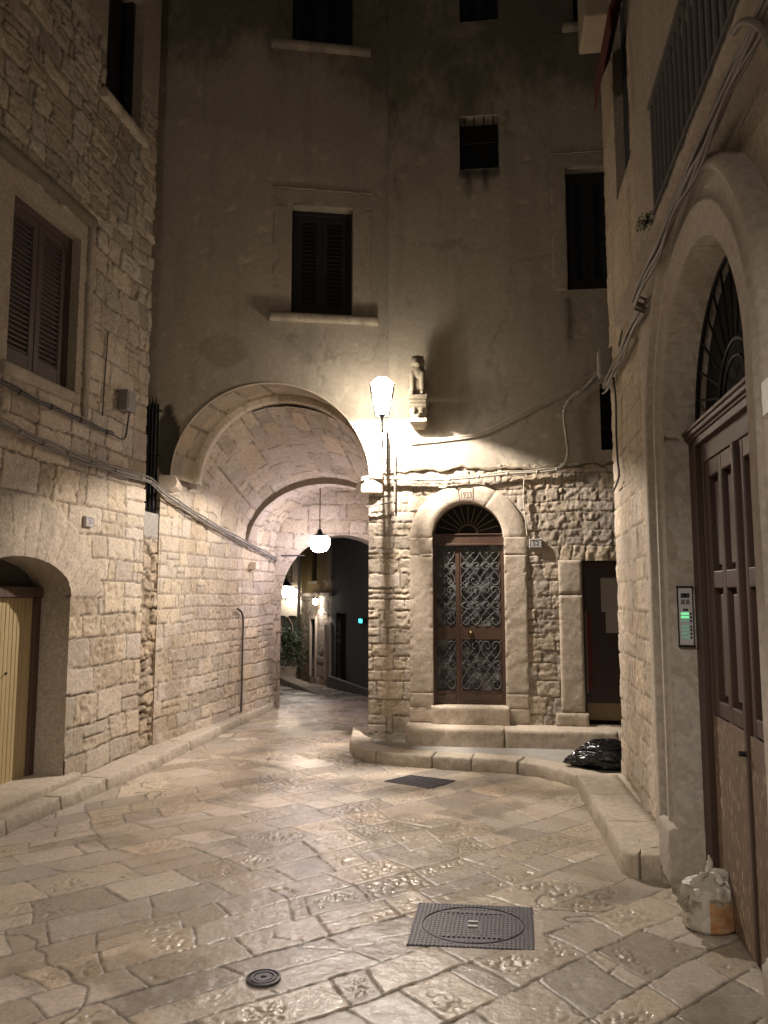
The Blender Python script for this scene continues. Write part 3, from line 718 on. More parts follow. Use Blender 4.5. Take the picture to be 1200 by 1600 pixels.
# thickness of the plaster coat along its ragged edge
ss = np.arange(sb, 3.6, .015); zz = edge(ss); oo = np.linspace(.014, -.05, 5)
S2 = np.repeat(ss[:, None], 7, 1); prof_z = np.array([.020, .004, -.006, -.012, -.010, 0, .01]); prof_o = np.array([.006, .016, .016, .008, -.004, -.02, -.03])
Zp = zz[:, None]+prof_z[None]*(1+.8*(vn(S2, S2*0, .06, 14)-.5)); Op = np.repeat(prof_o[None], len(ss), 0)*(1+1.2*(vn(S2, S2*0+1, .09, 15)-.5))
grid_object('plaster_edge', [(frame_P(FR, S2, Zp, Op), np.ones(S2.shape+(1,))*np.array([.16, .13, .09]), None, False)], M_PLAST, cb)
# lower stone wall with the openings of door 52 and the dark door
d52 = dict(a0=FR.at(677, 1000)[0], a1=FR.at(790, 1000)[0], z0=FR.at(733, 1103)[1], top=FR.at(733, 785)[1])
d52['c'] = (d52['a0']+d52['a1'])/2; d52['hw'] = (d52['a1']-d52['a0'])/2; d52['sp'] = d52['top']-d52['hw']
so0, so1, sot = FR.at(641, 1000)[0], FR.at(825, 1000)[0], FR.at(733, 757)[1]
dk = (FR.at(912, 1000)[0], FR.at(912, 1000)[0]+.85, FR.at(915, 1132)[1], FR.at(920, 876)[1])
def pat_house(S, Z):
    h, c, d = masonry(S, Z, 91, row=(.11, .2), wid=(.13, .38), joint=.008, warp=.008, depth=.010, rough=.0065, pick=.007, tone=.2, big=.003, base=STONE*1.0)
    h2, c2, d2 = masonry(S, Z, 92, row=(.10, .20), wid=(.10, .32), joint=.009, warp=.016, depth=.009, rough=.010, pick=.007, tone=.2, big=.004, ns=.045, base=STONE*.92)
    k = sstep(so1-.02, so1+.02, S+.0*Z)
    h = h*(1-k)+h2*k; c = c*(1-k[..., None])+c2*k[..., None]
    k = sstep(.45, .62, fbm(S, Z, .6, 95, 3))[..., None]*.22*(Z > 2.0)[..., None]; c = c*(1-k)+np.array([.50, .44, .36])*k
    k = sstep(.55, .7, fbm(S, Z, .25, 96, 3))[..., None]*sstep(1.1, .4, Z)[..., None]*.45; c = c*(1-k)+np.array([.20, .18, .15])*k
    return h, c, d
sdf52 = arch_sdf(d52['c'], d52['sp'], d52['hw']+.01, d52['hw']+.01, 0)
gh = wall_grid(FR, 0, 4.6, -.05, pz+.05, .0125, pat_house, [dk[0], dk[1]], [dk[2], dk[3]], [dk], [sdf52], skirt=0)
# the corner at the passage: return along the right-hand passage wall
AR = Frame(-.17, 8.62, .235, 1, flip=True)
def pat_ar(S, Z):
    h, c, d = masonry(S, Z, 93, row=(.14, .25), wid=(.16, .44), joint=.011, warp=.016, depth=.020, rough=.011, tone=.13, big=.010); h = h*sstep(0, .05, S); return h, c, d
gh += wall_grid(AR, 0, 3.4, -.05, 3.9, .03, pat_ar, skirt=0)
grid_object('stone_wall', gh, M_STONE, cb)

# ---- archway: soffit band, ring, vault, rib, second bay, end wall
def section(t):
    """left and right feet of the passage at distance t along it, plus springing height and rise"""
    l_ = A.W(t, 0); r_ = AR.W(t, 0); return np.array(l_), np.array(r_)
def vault(t0, t1, z0, h0, z1, h1, seed, step=.03, inset0=0., inset1=0., pat=None, th=(0, math.pi), base=STONE):
    nT = max(2, int(abs(t1-t0)/step)); nP = int(3.3/step)
    T = np.linspace(t0, t1, nT+1); PH = np.linspace(th[0], th[1], nP+1); TT, PP = np.meshgrid(T, PH, indexing='ij')
    U = (TT-t0)/(t1-t0); zs = z0+(z1-z0)*U; hh = h0+(h1-h0)*U; ins = inset0+(inset1-inset0)*U
    H, C, _ = pat(TT, PP*1.03)
    l0, r0 = section(0); dA = np.array(A.d); dB = np.array(AR.d)
    Lp = l0+TT[..., None]*dA; Rp = r0+TT[..., None]*dB
    ax = Rp-Lp; hw = np.linalg.norm(ax, axis=-1)/2; ax = ax/(2*hw)[..., None]; mid_ = (Lp+Rp)/2
    k = 1-(H+ins)/1.0
    P = mid_-ax*(hw*k*np.cos(PP))[..., None]; P[..., 2] = zs+hh*k*np.sin(PP)
    return (P, C, None, True)
v1z, v1h = aSp-.02, aHW-.04
def pat_v(seed, **kw):
    def f(a, b):
        h, c, d = masonry(a, b, seed, **kw); return h, c, d
    return f
pvA = pat_v(101, row=(.23, .28), wid=(.3, .5), joint=.008, warp=.004, depth=.010, rough=.005, tone=.14, big=.002, split=0, base=STONE*.98, mortar=(.25, .2, .15))
def pat_vault(a, b):
    h, c, d = pvA(a, b)
    h2, c2, d2 = masonry(a, b, 102, row=(.12, .22), wid=(.2, .5), joint=.008, warp=.02, depth=.010, rough=.014, tone=.2, big=.006, base=STONE*.86)
    k = sstep(.44, .56, fbm(a, b, .7, 103, 3)+.20*sstep(.6, 1.5, b)*sstep(2.6, 2.0, b)-.08+.22*sstep(1.4, 1.9, a)*sstep(1.1, .6, b))
    return h*(1-k)+h2*k, c*(1-k[..., None])+c2*k[..., None], d
# soffit band (wide first ring), then a step of voussoirs, then the vault
def band(t0, t1, zc, r0, seed, blocks, base):
    nP = 110; nT = max(4, int((t1-t0)/.03)); T, PH = np.meshgrid(np.linspace(t0, t1, nT+1), np.linspace(0, math.pi, nP+1), indexing='ij')
    H, C, _ = masonry(T*1.0+5, PH*r0, seed, row=(.30, .36), wid=(.34, .36), joint=.010, mortar=(.2, .15, .1), warp=.003, depth=.014, rough=.004, tone=.16, big=.001, split=0, base=base)
    o_ = np.array(FA.o); dA = np.array(A.d); X = aC-(r0-H)*np.cos(PH)
    P = o_+X[..., None]*np.array(FA.d)+T[..., None]*dA; P[..., 2] = zc+(r0-H)*np.sin(PH)
    return (P, C, None, True)
B1 = .50; dpn = A.d.dot(-FA.n); T1 = B1
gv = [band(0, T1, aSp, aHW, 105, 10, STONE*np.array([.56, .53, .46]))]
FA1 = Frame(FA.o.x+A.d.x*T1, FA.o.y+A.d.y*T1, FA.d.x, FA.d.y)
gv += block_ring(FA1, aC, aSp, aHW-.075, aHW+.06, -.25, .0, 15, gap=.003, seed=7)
T2 = T1+.2; T3 = 2.25
ribz = 2.05
zr = ony(505, 752, (A.W(T3, 0)).y+.15).z
v2h = .93; v2z = zr-v2h
gv.append(vault(T2-.1, T3, aSp-.02, aHW-.095, v2z+.03, v2h+.02, 102, .022, pat=pat_vault))
vl = grid_object('vault', gv, M_DRESS, cb)
def rib_grids():
    gs = []
    for (ta, tb, ins) in ((T3, T3+.30, .035),):
        gs.append(vault(ta, tb, v2z, v2h, v2z, v2h, 110, .022, ins, ins, pat=pat_v(111, row=(.25, .3), wid=(.6, .62), joint=.008, warp=.008, depth=.01, rough=.006, big=.002, split=0, base=STONE*.85)))
        for tt, fl in ((ta, False), (tb, True)):
            PH = np.linspace(0, math.pi, 90); l_, r_ = section(tt); ax = (r_-l_); hw = np.linalg.norm(ax)/2; ax = ax/(2*hw); md = (l_+r_)/2
            Q = []
            for kk in (1-ins, 1.0, 1.12):
                P = md[None]-ax[None]*(hw*kk*np.cos(PH))[:, None]; P[:, 2] = v2z+v2h*kk*np.sin(PH); Q.append(P)
            P = np.stack(Q, 1); gs.append((P, np.ones(P.shape)*STONE*.62, None, fl))
    return gs
grid_object('rib_arch', rib_grids(), M_DRESS, cb)
T4 = 3.35
gv2 = [vault(T3+.30, T4, v2z+.02, v2h+.02, v2z+.02, v2h, 120, .03, pat=pat_v(121, row=(.12, .22), wid=(.2, .5), joint=.012, warp=.03, depth=.014, rough=.014, big=.006, base=STONE*.95))]
# passage left wall up to the springing
def spring(t): return np.where(t < T1, aSp-.0, np.where(t < T3, aSp-.02+(v2z+.06-aSp+.02)*(t-T2)/(T3-T2), v2z+.02))
def pat_pass(S, Z):
    h, c, d = masonry(S, Z, 131, row=(.13, .21), wid=(.14, .42), joint=.008, warp=.010, depth=.015, rough=.011, pick=.009, tone=.15, big=.006, base=STONE*1.0)
    k = sstep(.50, .62, fbm(S, Z, .5, 133, 3)+.10*sstep(2.2, 1.6, Z)-.05)[..., None]*.25; c = c*(1-k)+c*np.array([.70, .64, .58])*k
    h = h+.03*sstep(.4, .1, Z); return h, c, d
sP = lines(-.02, T4, .014); vP = np.linspace(0, 1, 190); SS_, VV = np.meshgrid(sP, vP, indexing='ij'); top_ = spring(SS_)+.03; ZZ_ = -.05+(top_+.05)*VV
H, C, _ = pat_pass(SS_, ZZ_)
gpw = [(frame_P(A, SS_, ZZ_, H*sstep(-.02, .02, SS_)), C, None, False)]
# the small return at the mouth of the passage
kk = np.linspace(0, .35, 12); Pm = gpw[0][0][0][:, None]-kk[None, :, None]*np.array(A.n)-np.array([0, 0, 0]); gpw.append((Pm, np.repeat(C[0][:, None], 12, 1), None, True))
# end wall with the low arch, and the pier at its left
FE = Frame(*(A.W(T4, 0).xy), FA.d.x, FA.d.y)
eL = FE.at(438, 1000)[0]; eR = eL+1.86; eC = (eL+eR)/2; eTop = FE.at(528, 836)[1]; eSp = eTop-.98
sdfE = arch_sdf(eC, eSp, (eR-eL)/2, eTop-eSp)
def pat_end(S, Z):
    h, c, d = masonry(S, Z, 141, row=(.17, .26), wid=(.25, .5), joint=.010, warp=.018, depth=.016, rough=.010, tone=.12, big=.006, base=STONE*.93)
    q = np.sqrt(((S-eC)/((eR-eL)/2))**2+((np.maximum(Z, eSp)-eSp)/(eTop-eSp))**2); on = (q < 1.24) & (Z > eSp)
    a = np.arctan2(Z-eSp, S-eC)/.21; fq = np.abs(a-np.round(a))*.21; j = 1-sstep(.003, .012, fq)
    h = np.where(on, .008-.014*j, h); return h, c, d
gend = wall_grid(FE, -.3, 2.9, -.4, 4.2, .02, pat_end, [], [], [], [sdfE], skirt=0)
jm = [(eL, -.4), (eL, eSp)]+arc(eC, eSp, (eR-eL)/2, eTop-eSp)+[(eR, eSp), (eR, -.4)]
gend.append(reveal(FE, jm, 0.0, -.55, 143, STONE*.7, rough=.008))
# outer side of the passage block, seen only from beyond
grid_object('passage_wall', gpw+gv2+gend, M_STONE, cb)
# corbels under the first arch ring
def corbel(fr, a, z, wd=.17, o_=.10, nm='corbel'):
    m_ = MB(); pr = [(0, 0), (.02, -.02), (.035, -.07), (.02, -.12), (-.03, -.16), (-.10, -.185)]
    for sgn in (1,):
        V = []
        for (dx, dz) in pr+[(-.14, -.19), (-.14, 0)]:
            V.append((dx, dz))
        Wd = [fr.W(a+sgn*(q[0]*1.2), z+q[1], o_*.35) for q in V]; Wb = [fr.W(a+q[0]*1.2, z+q[1], -.5) for q in V]; nn = len(V)
        m_.add(Wd+Wb, [list(range(nn)), list(range(nn, 2*nn))[::-1]]+[[i, i+nn, (i+1) % nn+nn, (i+1) % nn] for i in range(nn)])
    return m_
M_TRIM = plain('plain_limestone', tuple(STONE*1.02), .8, 0, .16, 18, .004)
cm = corbel(FA, aL+.03, aSp+.02); cm.build('corbel', M_TRIM, cb, bevel=.008)
cm = MB(); cm.box(FA, aR-.10, aR+.16, aSp-.14, aSp+.03, -.5, .05); cm.build('corbel', M_TRIM, cb, bevel=.02, seg=3)
# thin moulded edge (archivolt lip) round the arch
lip = MB(); pts = [FA.W(a, z, .012) for a, z in arc(aC, aSp, aHW+.008, aHW+.008, 60)]
lip.tube(pts, .009, 8); lip.build('arch_lip', M_TRIM, cb, smooth=True)
# small stone corbel on the passage wall
cs_, cz_ = A.at(392, 884); c_ = MB(); c_.box(A, cs_-.06, cs_+.05, cz_-.05, cz_+.05, -.05, .10); c_.build('wall_bracket', M_TRIM, cb, bevel=.01)

# ---- windows of the central building
def shuttered(fr, wdw, sill=None, band=None, mat=M_SHUTD, depth=-.16, two=True):
    a, b, z0, z1 = wdw; m_ = MB(); t = .05
    m_.box(fr, a, a+t, z0, z1, depth-.05, depth+.03).box(fr, b-t, b, z0, z1, depth-.05, depth+.03).box(fr, a+t, b-t, z1-t, z1, depth-.05, depth+.029).box(fr, a+t, b-t, z0, z0+t, depth-.05, depth+.029)
    wn = m_.build('window', mat, cb, bevel=.004); c = (a+b)/2
    louvre_leaf(fr, a+t+.003, c-.002, z0+t, z1-t, depth-.02, mat, mat, wn, pitch=.05); louvre_leaf(fr, c+.002, b-t-.003, z0+t, z1-t, depth-.02, mat, mat, wn, pitch=.05)
    if sill:
        grid_object('window_sill', stone_blocks(fr, [(sill[0], sill[1], sill[2], z0+.003, -.15, .085)], .012, 150, np.array([.36, .31, .24])), M_DRESS, wn)
    if band:
        a_, b_, t_z, lo = band; grid_object('window_surround', stone_blocks(fr, [(a_, a, lo, z1, -.03, .003), (b, b_, lo, z1, -.03, .003), (a_, b_, z1, t_z, -.03, .003), (a_, b_, t_z, t_z+.015, -.03, .014)], .002, 151, np.array([.36, .31, .245])), M_PLAST, wn)
    return wn
shuttered(FA, w1, (FA.at(420, 498)[0], FA.at(590, 498)[0], FA.at(500, 505)[1]), (FA.at(426, 400)[0], FA.at(580, 400)[0], FA.at(500, 298)[1], w1[2]+.003))
shuttered(FA, w2, (FA.at(424, 75)[0], FA.at(579, 75)[0], FA.at(500, 82)[1]), None)
shuttered(FR, rw2, None, (FR.at(862, 350)[0], rw2[1]+.15, FR.at(890, 240)[1], rw2[2]))
shuttered(FR, rw3); shuttered(FR, rw4, (rw4[0]-.13, rw4[1]+.1, rw4[2]-.07))
def grille_window(fr, wdw, nb, depth=-.10, r=.008, rows=1):
    a, b, z0, z1 = wdw; m_ = MB(); m_.box(fr, a, b, z0, z1, -.22, -.20); wn = m_.build('window', M_DARK, cb); g_ = MB()
    for i in range(nb): x = a+(b-a)*(i+.5)/nb; g_.tube([fr.W(x, z0, depth), fr.W(x, z1, depth)], r, 6)
    for j in range(rows): z = z0+(z1-z0)*(j+1)/(rows+1); g_.tube([fr.W(a, z, depth+.005), fr.W(b, z, depth+.005)], r, 6)
    g_.build('window_bars', M_IRON, wn); return wn
grille_window(FR, rw1, 4, -.03); grille_window(FR, rw5, 5, -.04, rows=2)
# barred window beside the archway: spiked bars standing off the wall
bw = MB(); bw.box(FA, fb0, fb1, fbz0, fbz1+.06, -.03, .008); bwin = bw.build('window', M_DARK, cb)
g_ = MB()
for i in range(6):
    x = fb0+(fb1-fb0)*(i+.3)/6; g_.tube([FA.W(x, fbz0-.01, .06), FA.W(x, fbz1+.05, .06), FA.W(x, fbz1+.14, .06)], [.011, .011, .001], 6)
for z in (fbz0+.05, fbz0+(fbz1-fbz0)*.55, fbz1-.02): g_.tube([FA.W(fb0-.02, z, .062), FA.W(fb1+.03, z, .062), FA.W(fb1+.03, z, 0)], .009, 6)
g_.build('window_bars', M_IRON, bwin)

# ---- door 52
c5, hw5, sp5, z5 = d52['c'], d52['hw'], d52['sp'], d52['z0']
rO = (so1-so0)/2; cO = (so0+so1)/2; sc5 = sot-rO
ring = block_ring(FR, cO, sp5, hw5, rO, -.12, .018, 3, gap=.0012, ry0=hw5, ry1=sot-sp5, seed=3)
# (the ring is centred on the opening)
jz = [z5-.02, FR.at(650, 1082)[1], FR.at(650, 868)[1], sp5]
bl = []
for (x0, x1) in ((so0, c5-hw5), (c5+hw5, so1)):
    for za, zb in zip(jz[:-1], jz[1:]): bl.append((x0, x1, za+.001, zb-.001, -.12, .018))
bl.append((so0-.005, c5-hw5-.003, .3, z5-.022, -.12, .018)); bl.append((c5+hw5+.003, so1+.005, .3, z5-.022, -.12, .017))
surround = grid_object('door_surround', ring+stone_blocks(FR, bl, .004, 161, STONE*1.02, .05), M_DRESS, cb)
k = MB(); kx0, kx1 = FR.at(716, 770)[0], FR.at(739, 770)[0]; kz0, kz1 = FR.at(727, 786)[1]-.02, FR.at(727, 762)[1]
k.tube([FR.W(kx0+.012, kz0+.04, .0195), FR.W(kx0, kz1-.03, .0195), FR.W(kx0+.025, kz1, .0195), FR.W(kx1, kz1, .0195), FR.W(kx1-.004, kz0+.04, .0195)], .0035, 6)
k.build('date_plaque', M_ENGR, cb)
def text_obj(txt, fr, s, z, o, size, mat, parent, name='lettering', sx=1.0, depth=.002, bold=.0):
    cu = bpy.data.curves.new(name, 'FONT'); cu.body = txt; cu.size = size; cu.align_x = 'CENTER'; cu.align_y = 'CENTER'; cu.extrude = depth; cu.offset = bold
    tmp = bpy.data.objects.new(name, cu); me = bpy.data.meshes.new_from_object(tmp); bpy.data.objects.remove(tmp); me.materials.clear(); me.materials.append(mat)
    ob = bpy.data.objects.new(name, me); COL.objects.link(ob); ob.parent = parent
    ob.location = fr.W(s, z, o)-ORG[parent]; ORG[ob] = ORG[parent]
    right = fr.d if fr.d.cross(Vector((0, 0, 1))).dot(fr.n) > 0 else -fr.d
    from mathutils import Matrix
    mt = Matrix((right*sx, Vector((0, 0, 1)), fr.n)).transposed(); ob.rotation_euler = Matrix((right, Vector((0, 0, 1)), fr.n)).transposed().to_euler(); ob.scale = (sx, 1, 1)
    return ob
text_obj('1923', FR, (kx0+kx1)/2+.004, (kz0+kz1)/2+.008, .0185, .095, M_ENGR, cb, 'date_lettering', .72, .001, .0012)
# frame and leaves
dfm = MB(); dd = -.115; a0, a1 = c5-hw5, c5+hw5
tz0 = FR.at(733, 850)[1]; tz1 = FR.at(733, 833)[1]
mx_ = FR.at(715, 950)[0]; mr0, mr1 = FR.at(733, 1000)[1], FR.at(733, 979)[1]; br = FR.at(733, 1081)[1]
t = .035
dfm.box(FR, a0-.004, a0+t, z5, tz0, dd-.03, dd+.02).box(FR, a1-t, a1+.004, z5, tz0, dd-.03, dd+.02)
dfm.box(FR, a0-.004, a1+.004, tz0, tz1-.015, dd-.03, dd+.03).box(FR, a0-.004, a1+.004, tz0-.012, tz0+.012, dd-.02, dd+.042).box(FR, a0-.004, a1+.004, tz1-.014, tz1, dd-.03, dd+.04)
dfo = dfm.build('door', M_WOOD, cb, bevel=.003)
lf = MB(); lf.box(FR, mx_-.022, mx_+.022, z5+.01, tz0-.012, dd-.03, dd+.012).box(FR, a0+t, mx_-.022, mr0, mr1, dd-.03, dd+.008).box(FR, mx_+.022, a1-t, mr0, mr1, dd-.03, dd+.008)
lf.box(FR, a0+t, mx_-.022, z5+.01, br, dd-.03, dd+.008).box(FR, mx_+.022, a1-t, z5+.01, br, dd-.03, dd+.008).box(FR, a0+t, mx_-.03, z5+.05, br-.05, dd, dd+.016).box(FR, mx_+.03, a1-t-.01, z5+.05, br-.05, dd, dd+.016)
for q in (mx_+.022, a1-t-.022): lf.box(FR, q, q+.022, z5+.01, tz0-.012, dd-.03, dd+.006)
lf.build('door_leaf', M_WOOD, dfo, bevel=.003)
gl = MB(); gl.box(FR, a0+t, a1-t, z5+.01, tz0-.012, dd-.045, dd-.025); gl.build('door_glass', M_LACE, dfo)
kn = MB(); kx, kz = FR.at(736, 990); kn.tube([FR.W(kx, kz, dd), FR.W(kx, kz, dd+.03), FR.W(kx, kz, dd+.035), FR.W(kx, kz, dd+.05), FR.W(kx, kz, dd+.056)], [.027, .026, .012, .022, .004], 16)
kn.build('door_knob', plain('old_brass', (.20, .14, .07), .4, .9, .3), dfo, smooth=True)
# wrought scrollwork: hearts and C-scrolls
def scroll(cx, cz, sx, sz, o, m_, r=.0045):
    """one heart: two mirrored spirals meeting at a point"""
    for sg in (1, -1):
        P = [(0, -1.0), (sg*.35, -.55), (sg*.78, -.05), (sg*.95, .42), (sg*.72, .85), (sg*.35, .88), (sg*.12, .58), (sg*.22, .32), (sg*.45, .34)]
        m_.tube(smoothpath([FR.W(cx+p_[0]*sx, cz+p_[1]*sz, o) for p_ in P], 4), r, 5)
gr = MB(); og = dd+.014
def panel(x0, x1, z0, z1, rows, cols):
    cw = (x1-x0)/cols; rh = (z1-z0)/rows
    for i in range(rows):
        for j in range(cols):
            cx = x0+cw*(j+.5); up_ = (i % 2 == 0); cz = z1-rh*(i+.5)
            scroll(cx, cz, cw*.50, (rh*.50)*(1 if up_ else -1), og, gr)
    for i in range(rows):
        for j in range(cols):
            xa, xb, za_, zb_ = x0+cw*j, x0+cw*(j+1), z1-rh*i, z1-rh*(i+1)
            gr.tube([FR.W(xa, za_, og-.004), FR.W(xb, zb_, og-.004)], .0032, 4); gr.tube([FR.W(xb, za_, og-.006), FR.W(xa, zb_, og-.006)], .0032, 4)
        if i % 2 == 0 and i+1 <= rows:
            zc = z1-rh*(i+1)
            for j in range(cols*2):                      # small scrolls on the cross axis
                cx = x0+cw*.5*(j+.5)
                for sg in (1, -1):
                    P = [(-.5, 0), (-.2, sg*.6), (.3, sg*.85), (.6, sg*.4), (.35, sg*.1), (.15, sg*.3)]
                    gr.tube(smoothpath([FR.W(cx+p_[0]*cw*.35, zc+p_[1]*rh*.2, og) for p_ in P], 3), .004, 5)
panel(mx_+.03, a1-t-.01, mr1+.01, tz0-.02, 4, 2); panel(a0+t+.005, mx_-.025, mr1+.01, tz0-.02, 4, 1)
gr.build('scroll_grille', M_GREYMETAL, dfo); gr = MB()
panel(mx_+.03, a1-t-.01, br+.008, mr0-.008, 2, 2); panel(a0+t+.005, mx_-.025, br+.008, mr0-.008, 2, 1)
gr.build('scroll_grille', M_GREYMETAL, dfo)
# fanlight
fz = tz1; fo_ = MB(); V = [FR.W(a, z, dd-.04) for a, z in arc(c5, sp5, hw5+.004, hw5+.004, 40)]+[FR.W(a1+.004, fz, dd-.04), FR.W(a0-.004, fz, dd-.04)]
nn = len(V); V2 = [q-FR.n*.01 for q in V]; fo_.add(V+V2, [list(range(nn))[::-1], list(range(nn, 2*nn))]); fan = fo_.build('fanlight', M_DARK, cb)
fb = MB(); fr0 = .10; cx5 = c5
fb.tube([FR.W(a, z, dd+.0) for a, z in arc(cx5, fz, fr0, fr0, 20)], .007, 6)
fb.tube([FR.W(a, z, dd+.0) for a, z in arc(c5, sp5, hw5-.008, hw5-.008, 40)], .008, 6)
for i in range(1, 12):
    an = math.pi*i/12+.0; dx, dz = math.cos(an), math.sin(an)
    # run the ray out to the ring centred at (c5, sp5)
    b_ = fz-sp5; bb = dz*b_; tt = -bb+math.sqrt(max(0, bb*bb-(b_*b_-(hw5-.02)**2)))
    fb.tube([FR.W(cx5+dx*fr0, fz+dz*fr0, dd), FR.W(cx5+dx*tt*.97, fz+dz*tt*.97, dd)], .0055, 6)
fb.build('fanlight_bars', plain('worn_bars', (.14, .11, .075), .6, .3, .3), fan)
rv = [(a0, z5), (a0, sp5)]+arc(c5, sp5, hw5, hw5)+[(a1, sp5), (a1, z5)]
grid_object('door_reveal', [reveal(FR, rv, .014, -.16, 171, STONE*1.0, rough=.0)], M_DRESS, cb)
th0, th1 = FR.at(674, 1115)[0], FR.at(796, 1115)[0]
st0 = FR.at(637, 1150)[0]
zs1 = .285
grid_object('doorstep', stone_blocks(FR, [(th0, th1, zs1-.02, z5, -.2, .10)], .012, 173, STONE*1.0)+
            stone_blocks(FR, [(st0, st0+1.02, .02, zs1, -.1, .33), (st0+1.026, st0+2.15, .02, zs1-.004, -.1, .325), (st0+2.156, 3.6, .02, zs1-.008, -.1, .33)], .018, 174, STONE*.98), M_DRESS, cb)
# dark door behind the corner: jamb stones, door, fringe, papers
jx1 = dk[0]; jx0 = FR.at(875, 1000)[0]
grid_object('door_surround', stone_blocks(FR, [(jx0, jx1, FR.at(890, 1112)[1], FR.at(890, 930)[1], -.2, .02), (jx0, jx1, FR.at(890, 928)[1], dk[3]+.005, -.2, .018), (jx0-.06, jx1+.03, zs1-.01, FR.at(890, 1114)[1], -.2, .05)], .012, 181, STONE*.95), M_DRESS, cb)
dd2 = -.12; m_ = MB(); kz_ = FR.at(940, 1101)[1]; kz0_ = FR.at(940, 1128)[1]
m_.box(FR, dk[0]+.03, dk[1], kz0_, dk[3], dd2-.04, dd2).box(FR, dk[0], dk[0]+.03, dk[2], dk[3], dd2-.04, dd2+.03).box(FR, dk[0]+.03, dk[1], dk[3]-.03, dk[3]+.005, dd2-.03, dd2+.03)
ddoor = m_.build('door', plain('near_black_door', (.035, .018, .013), .55, 0, .3, 20, .001, WOODZ), cb, bevel=.003)
m_ = MB(); m_.box(FR, dk[0]+.035, dk[1], kz0_, kz_, dd2, dd2+.006); m_.build('kick_board', M_KICK, ddoor)
m_ = MB(); m_.box(FR, dk[0]+.035, dk[0]+.055, FR.at(918, 1085)[1], FR.at(918, 955)[1], dd2, dd2+.008); m_.build('edge_strip', plain('grey_strip', (.17, .15, .13), .7), ddoor)
m_ = MB(); z = FR.at(922, 1078)[1]; zt = FR.at(922, 958)[1]; rs = random.Random(4); gapz = (FR.at(922, 1062)[1], FR.at(922, 1040)[1]*1.0)
while z < zt:
    if not (gapz[0] < z < gapz[0]+.03): x = dk[0]+.057; m_.tube([FR.W(x, z, dd2+.012), FR.W(x+rs.uniform(.03, .045), z-.006+rs.uniform(-.004, .004), dd2+.014)], .0045, 5)
    z += .018
m_.tube([FR.W(dk[0]+.058, FR.at(922, 1078)[1], dd2+.01), FR.W(dk[0]+.058, zt, dd2+.01)], .006, 6)
m_.build('red_fringe', M_RED, ddoor)
m_ = MB(); m_.box(FR, dk[0]-.0, dk[1], .05, kz0_, -.5, -.4); m_.box(FR, dk[0], dk[1], dk[2]-.3, kz0_-.001, dd2-.3, dd2-.05); m_.build('door_gap', M_DARK, cb)
def notice(u0, v0, u1, v1, lab, ol):
    m_ = MB(); a_, z_ = FR.at(u0, v0, dd2); b_, y_ = FR.at(u1, v1, dd2); m_.box(FR, a_, b_, y_, z_, dd2+.001+ol, dd2+.003+ol)
    o = m_.build('notice', M_PAPER, base=FR.W(a_, y_, dd2)); tagp(o, lab, 'notice', 'notices on the dark door')
    l_ = MB(); z = z_-.02
    while z < y_+(z_-y_)*.25 if False else z > y_+.02: l_.box(FR, a_+.012, b_-.012, z, z+.0018, dd2+.003+ol, dd2+.0037+ol); z -= .011
    l_.build('printed_lines', plain('faint_print', (.24, .22, .20), .9), o)
notice(938, 903, 975, 956, 'upper pale sheet of paper fixed to the dark door', .003)
notice(946, 955, 975, 989, 'lower smaller sheet of paper on the dark door, below the other', 0)

# ================================================================ RIGHT BUILDING
rb = thing('portal_building', 'stone and plaster building with big arched wooden portal and railed balcony', 'building', RW.W(0, 0))
rE = RW.at(970, 1100)[0]; RH = 10.5
rF = RW.at(1018, 930)[0]                       # stone / plaster boundary
o0r, o1r = RW.at(1047, 1000, .075)[0], RW.at(1181, 930, .075)[0]      # far and near jamb of the portal
print('portal jambs', o0r, o1r, RW.W(o0r, 0), RW.W(o1r, 0))
pC = (o0r+o1r)/2; pHW = (o0r-o1r)/2
pTop = RW.at(1108, 368, .075)[1]+.10; pSp = pTop-pHW
pOut = RW.at(1119, 234, .105)[1]-pTop+.14
sc0 = RW.at(1022, 338, .15)[1]-.02                       # string course level
print('portal', pC, pHW, pSp, pTop, pOut, 'course', sc0, 'rF', rF, 'rE', rE)
sh = (RW.at(985, 250)[0], RW.at(962, 250)[0], RW.at(965, 312)[1], RW.at(965, 312)[1]+1.7)
def pat_right(S, Z):
    h, c, d = masonry(S, Z, 201, row=(.15, .26), wid=(.18, .42), joint=.007, warp=.011, depth=.011, rough=.010, pick=.006, tone=.14, big=.004, base=STONE*1.0)
    k = sstep(2.2, 3.2, Z); h = h*(1-.4*k)+.012*k*(fbm(S*2, Z*.6, .12, 203, 3)-.5); kk = k[..., None]*.5; c = c*(1-kk)+np.array([.42, .34, .23])*kk
    k = sstep(rF+.02, rF-.02, S); kk = k[..., None]
    t = 1+.22*(fbm(S*2, Z*.6, .4, 205, 4)-.5); pc = t[..., None]*np.array([.41, .355, .29])
    h = h*(1-k)+k*(.018+.005*(fbm(S, Z, .2, 207, 3)-.5)); c = c*(1-kk)+pc*kk
    # courses drift out at the foot
    h = h+.015*sstep(.6, .2, Z)*(S > rF)
    st = sstep(.56, .72, fbm(S*2.5, Z*.5, .45, 209, 3))[..., None]*.35*sstep(2.4, 3.6, Z)[..., None]; c = c*(1-st)+np.array([.17, .13, .09])*st
    return h, c, d
sdfP = arch_sdf(pC, pSp, pHW, pHW)
grr = wall_grid(RW, -5.4, rE, -.05, RH, .0165, pat_right, [sh[0], sh[1]], [sh[2], sh[3]], [sh], [sdfP], skirt=.5)
grr += wall_grid(RW, -12.5, -5.4, -.05, RH, .07, pat_right, [], [], [], [], skirt=0)
jp = [(o1r, -.05), (o1r, pSp)]+arc(pC, pSp, pHW, pHW)+[(o0r, pSp), (o0r, -.05)]
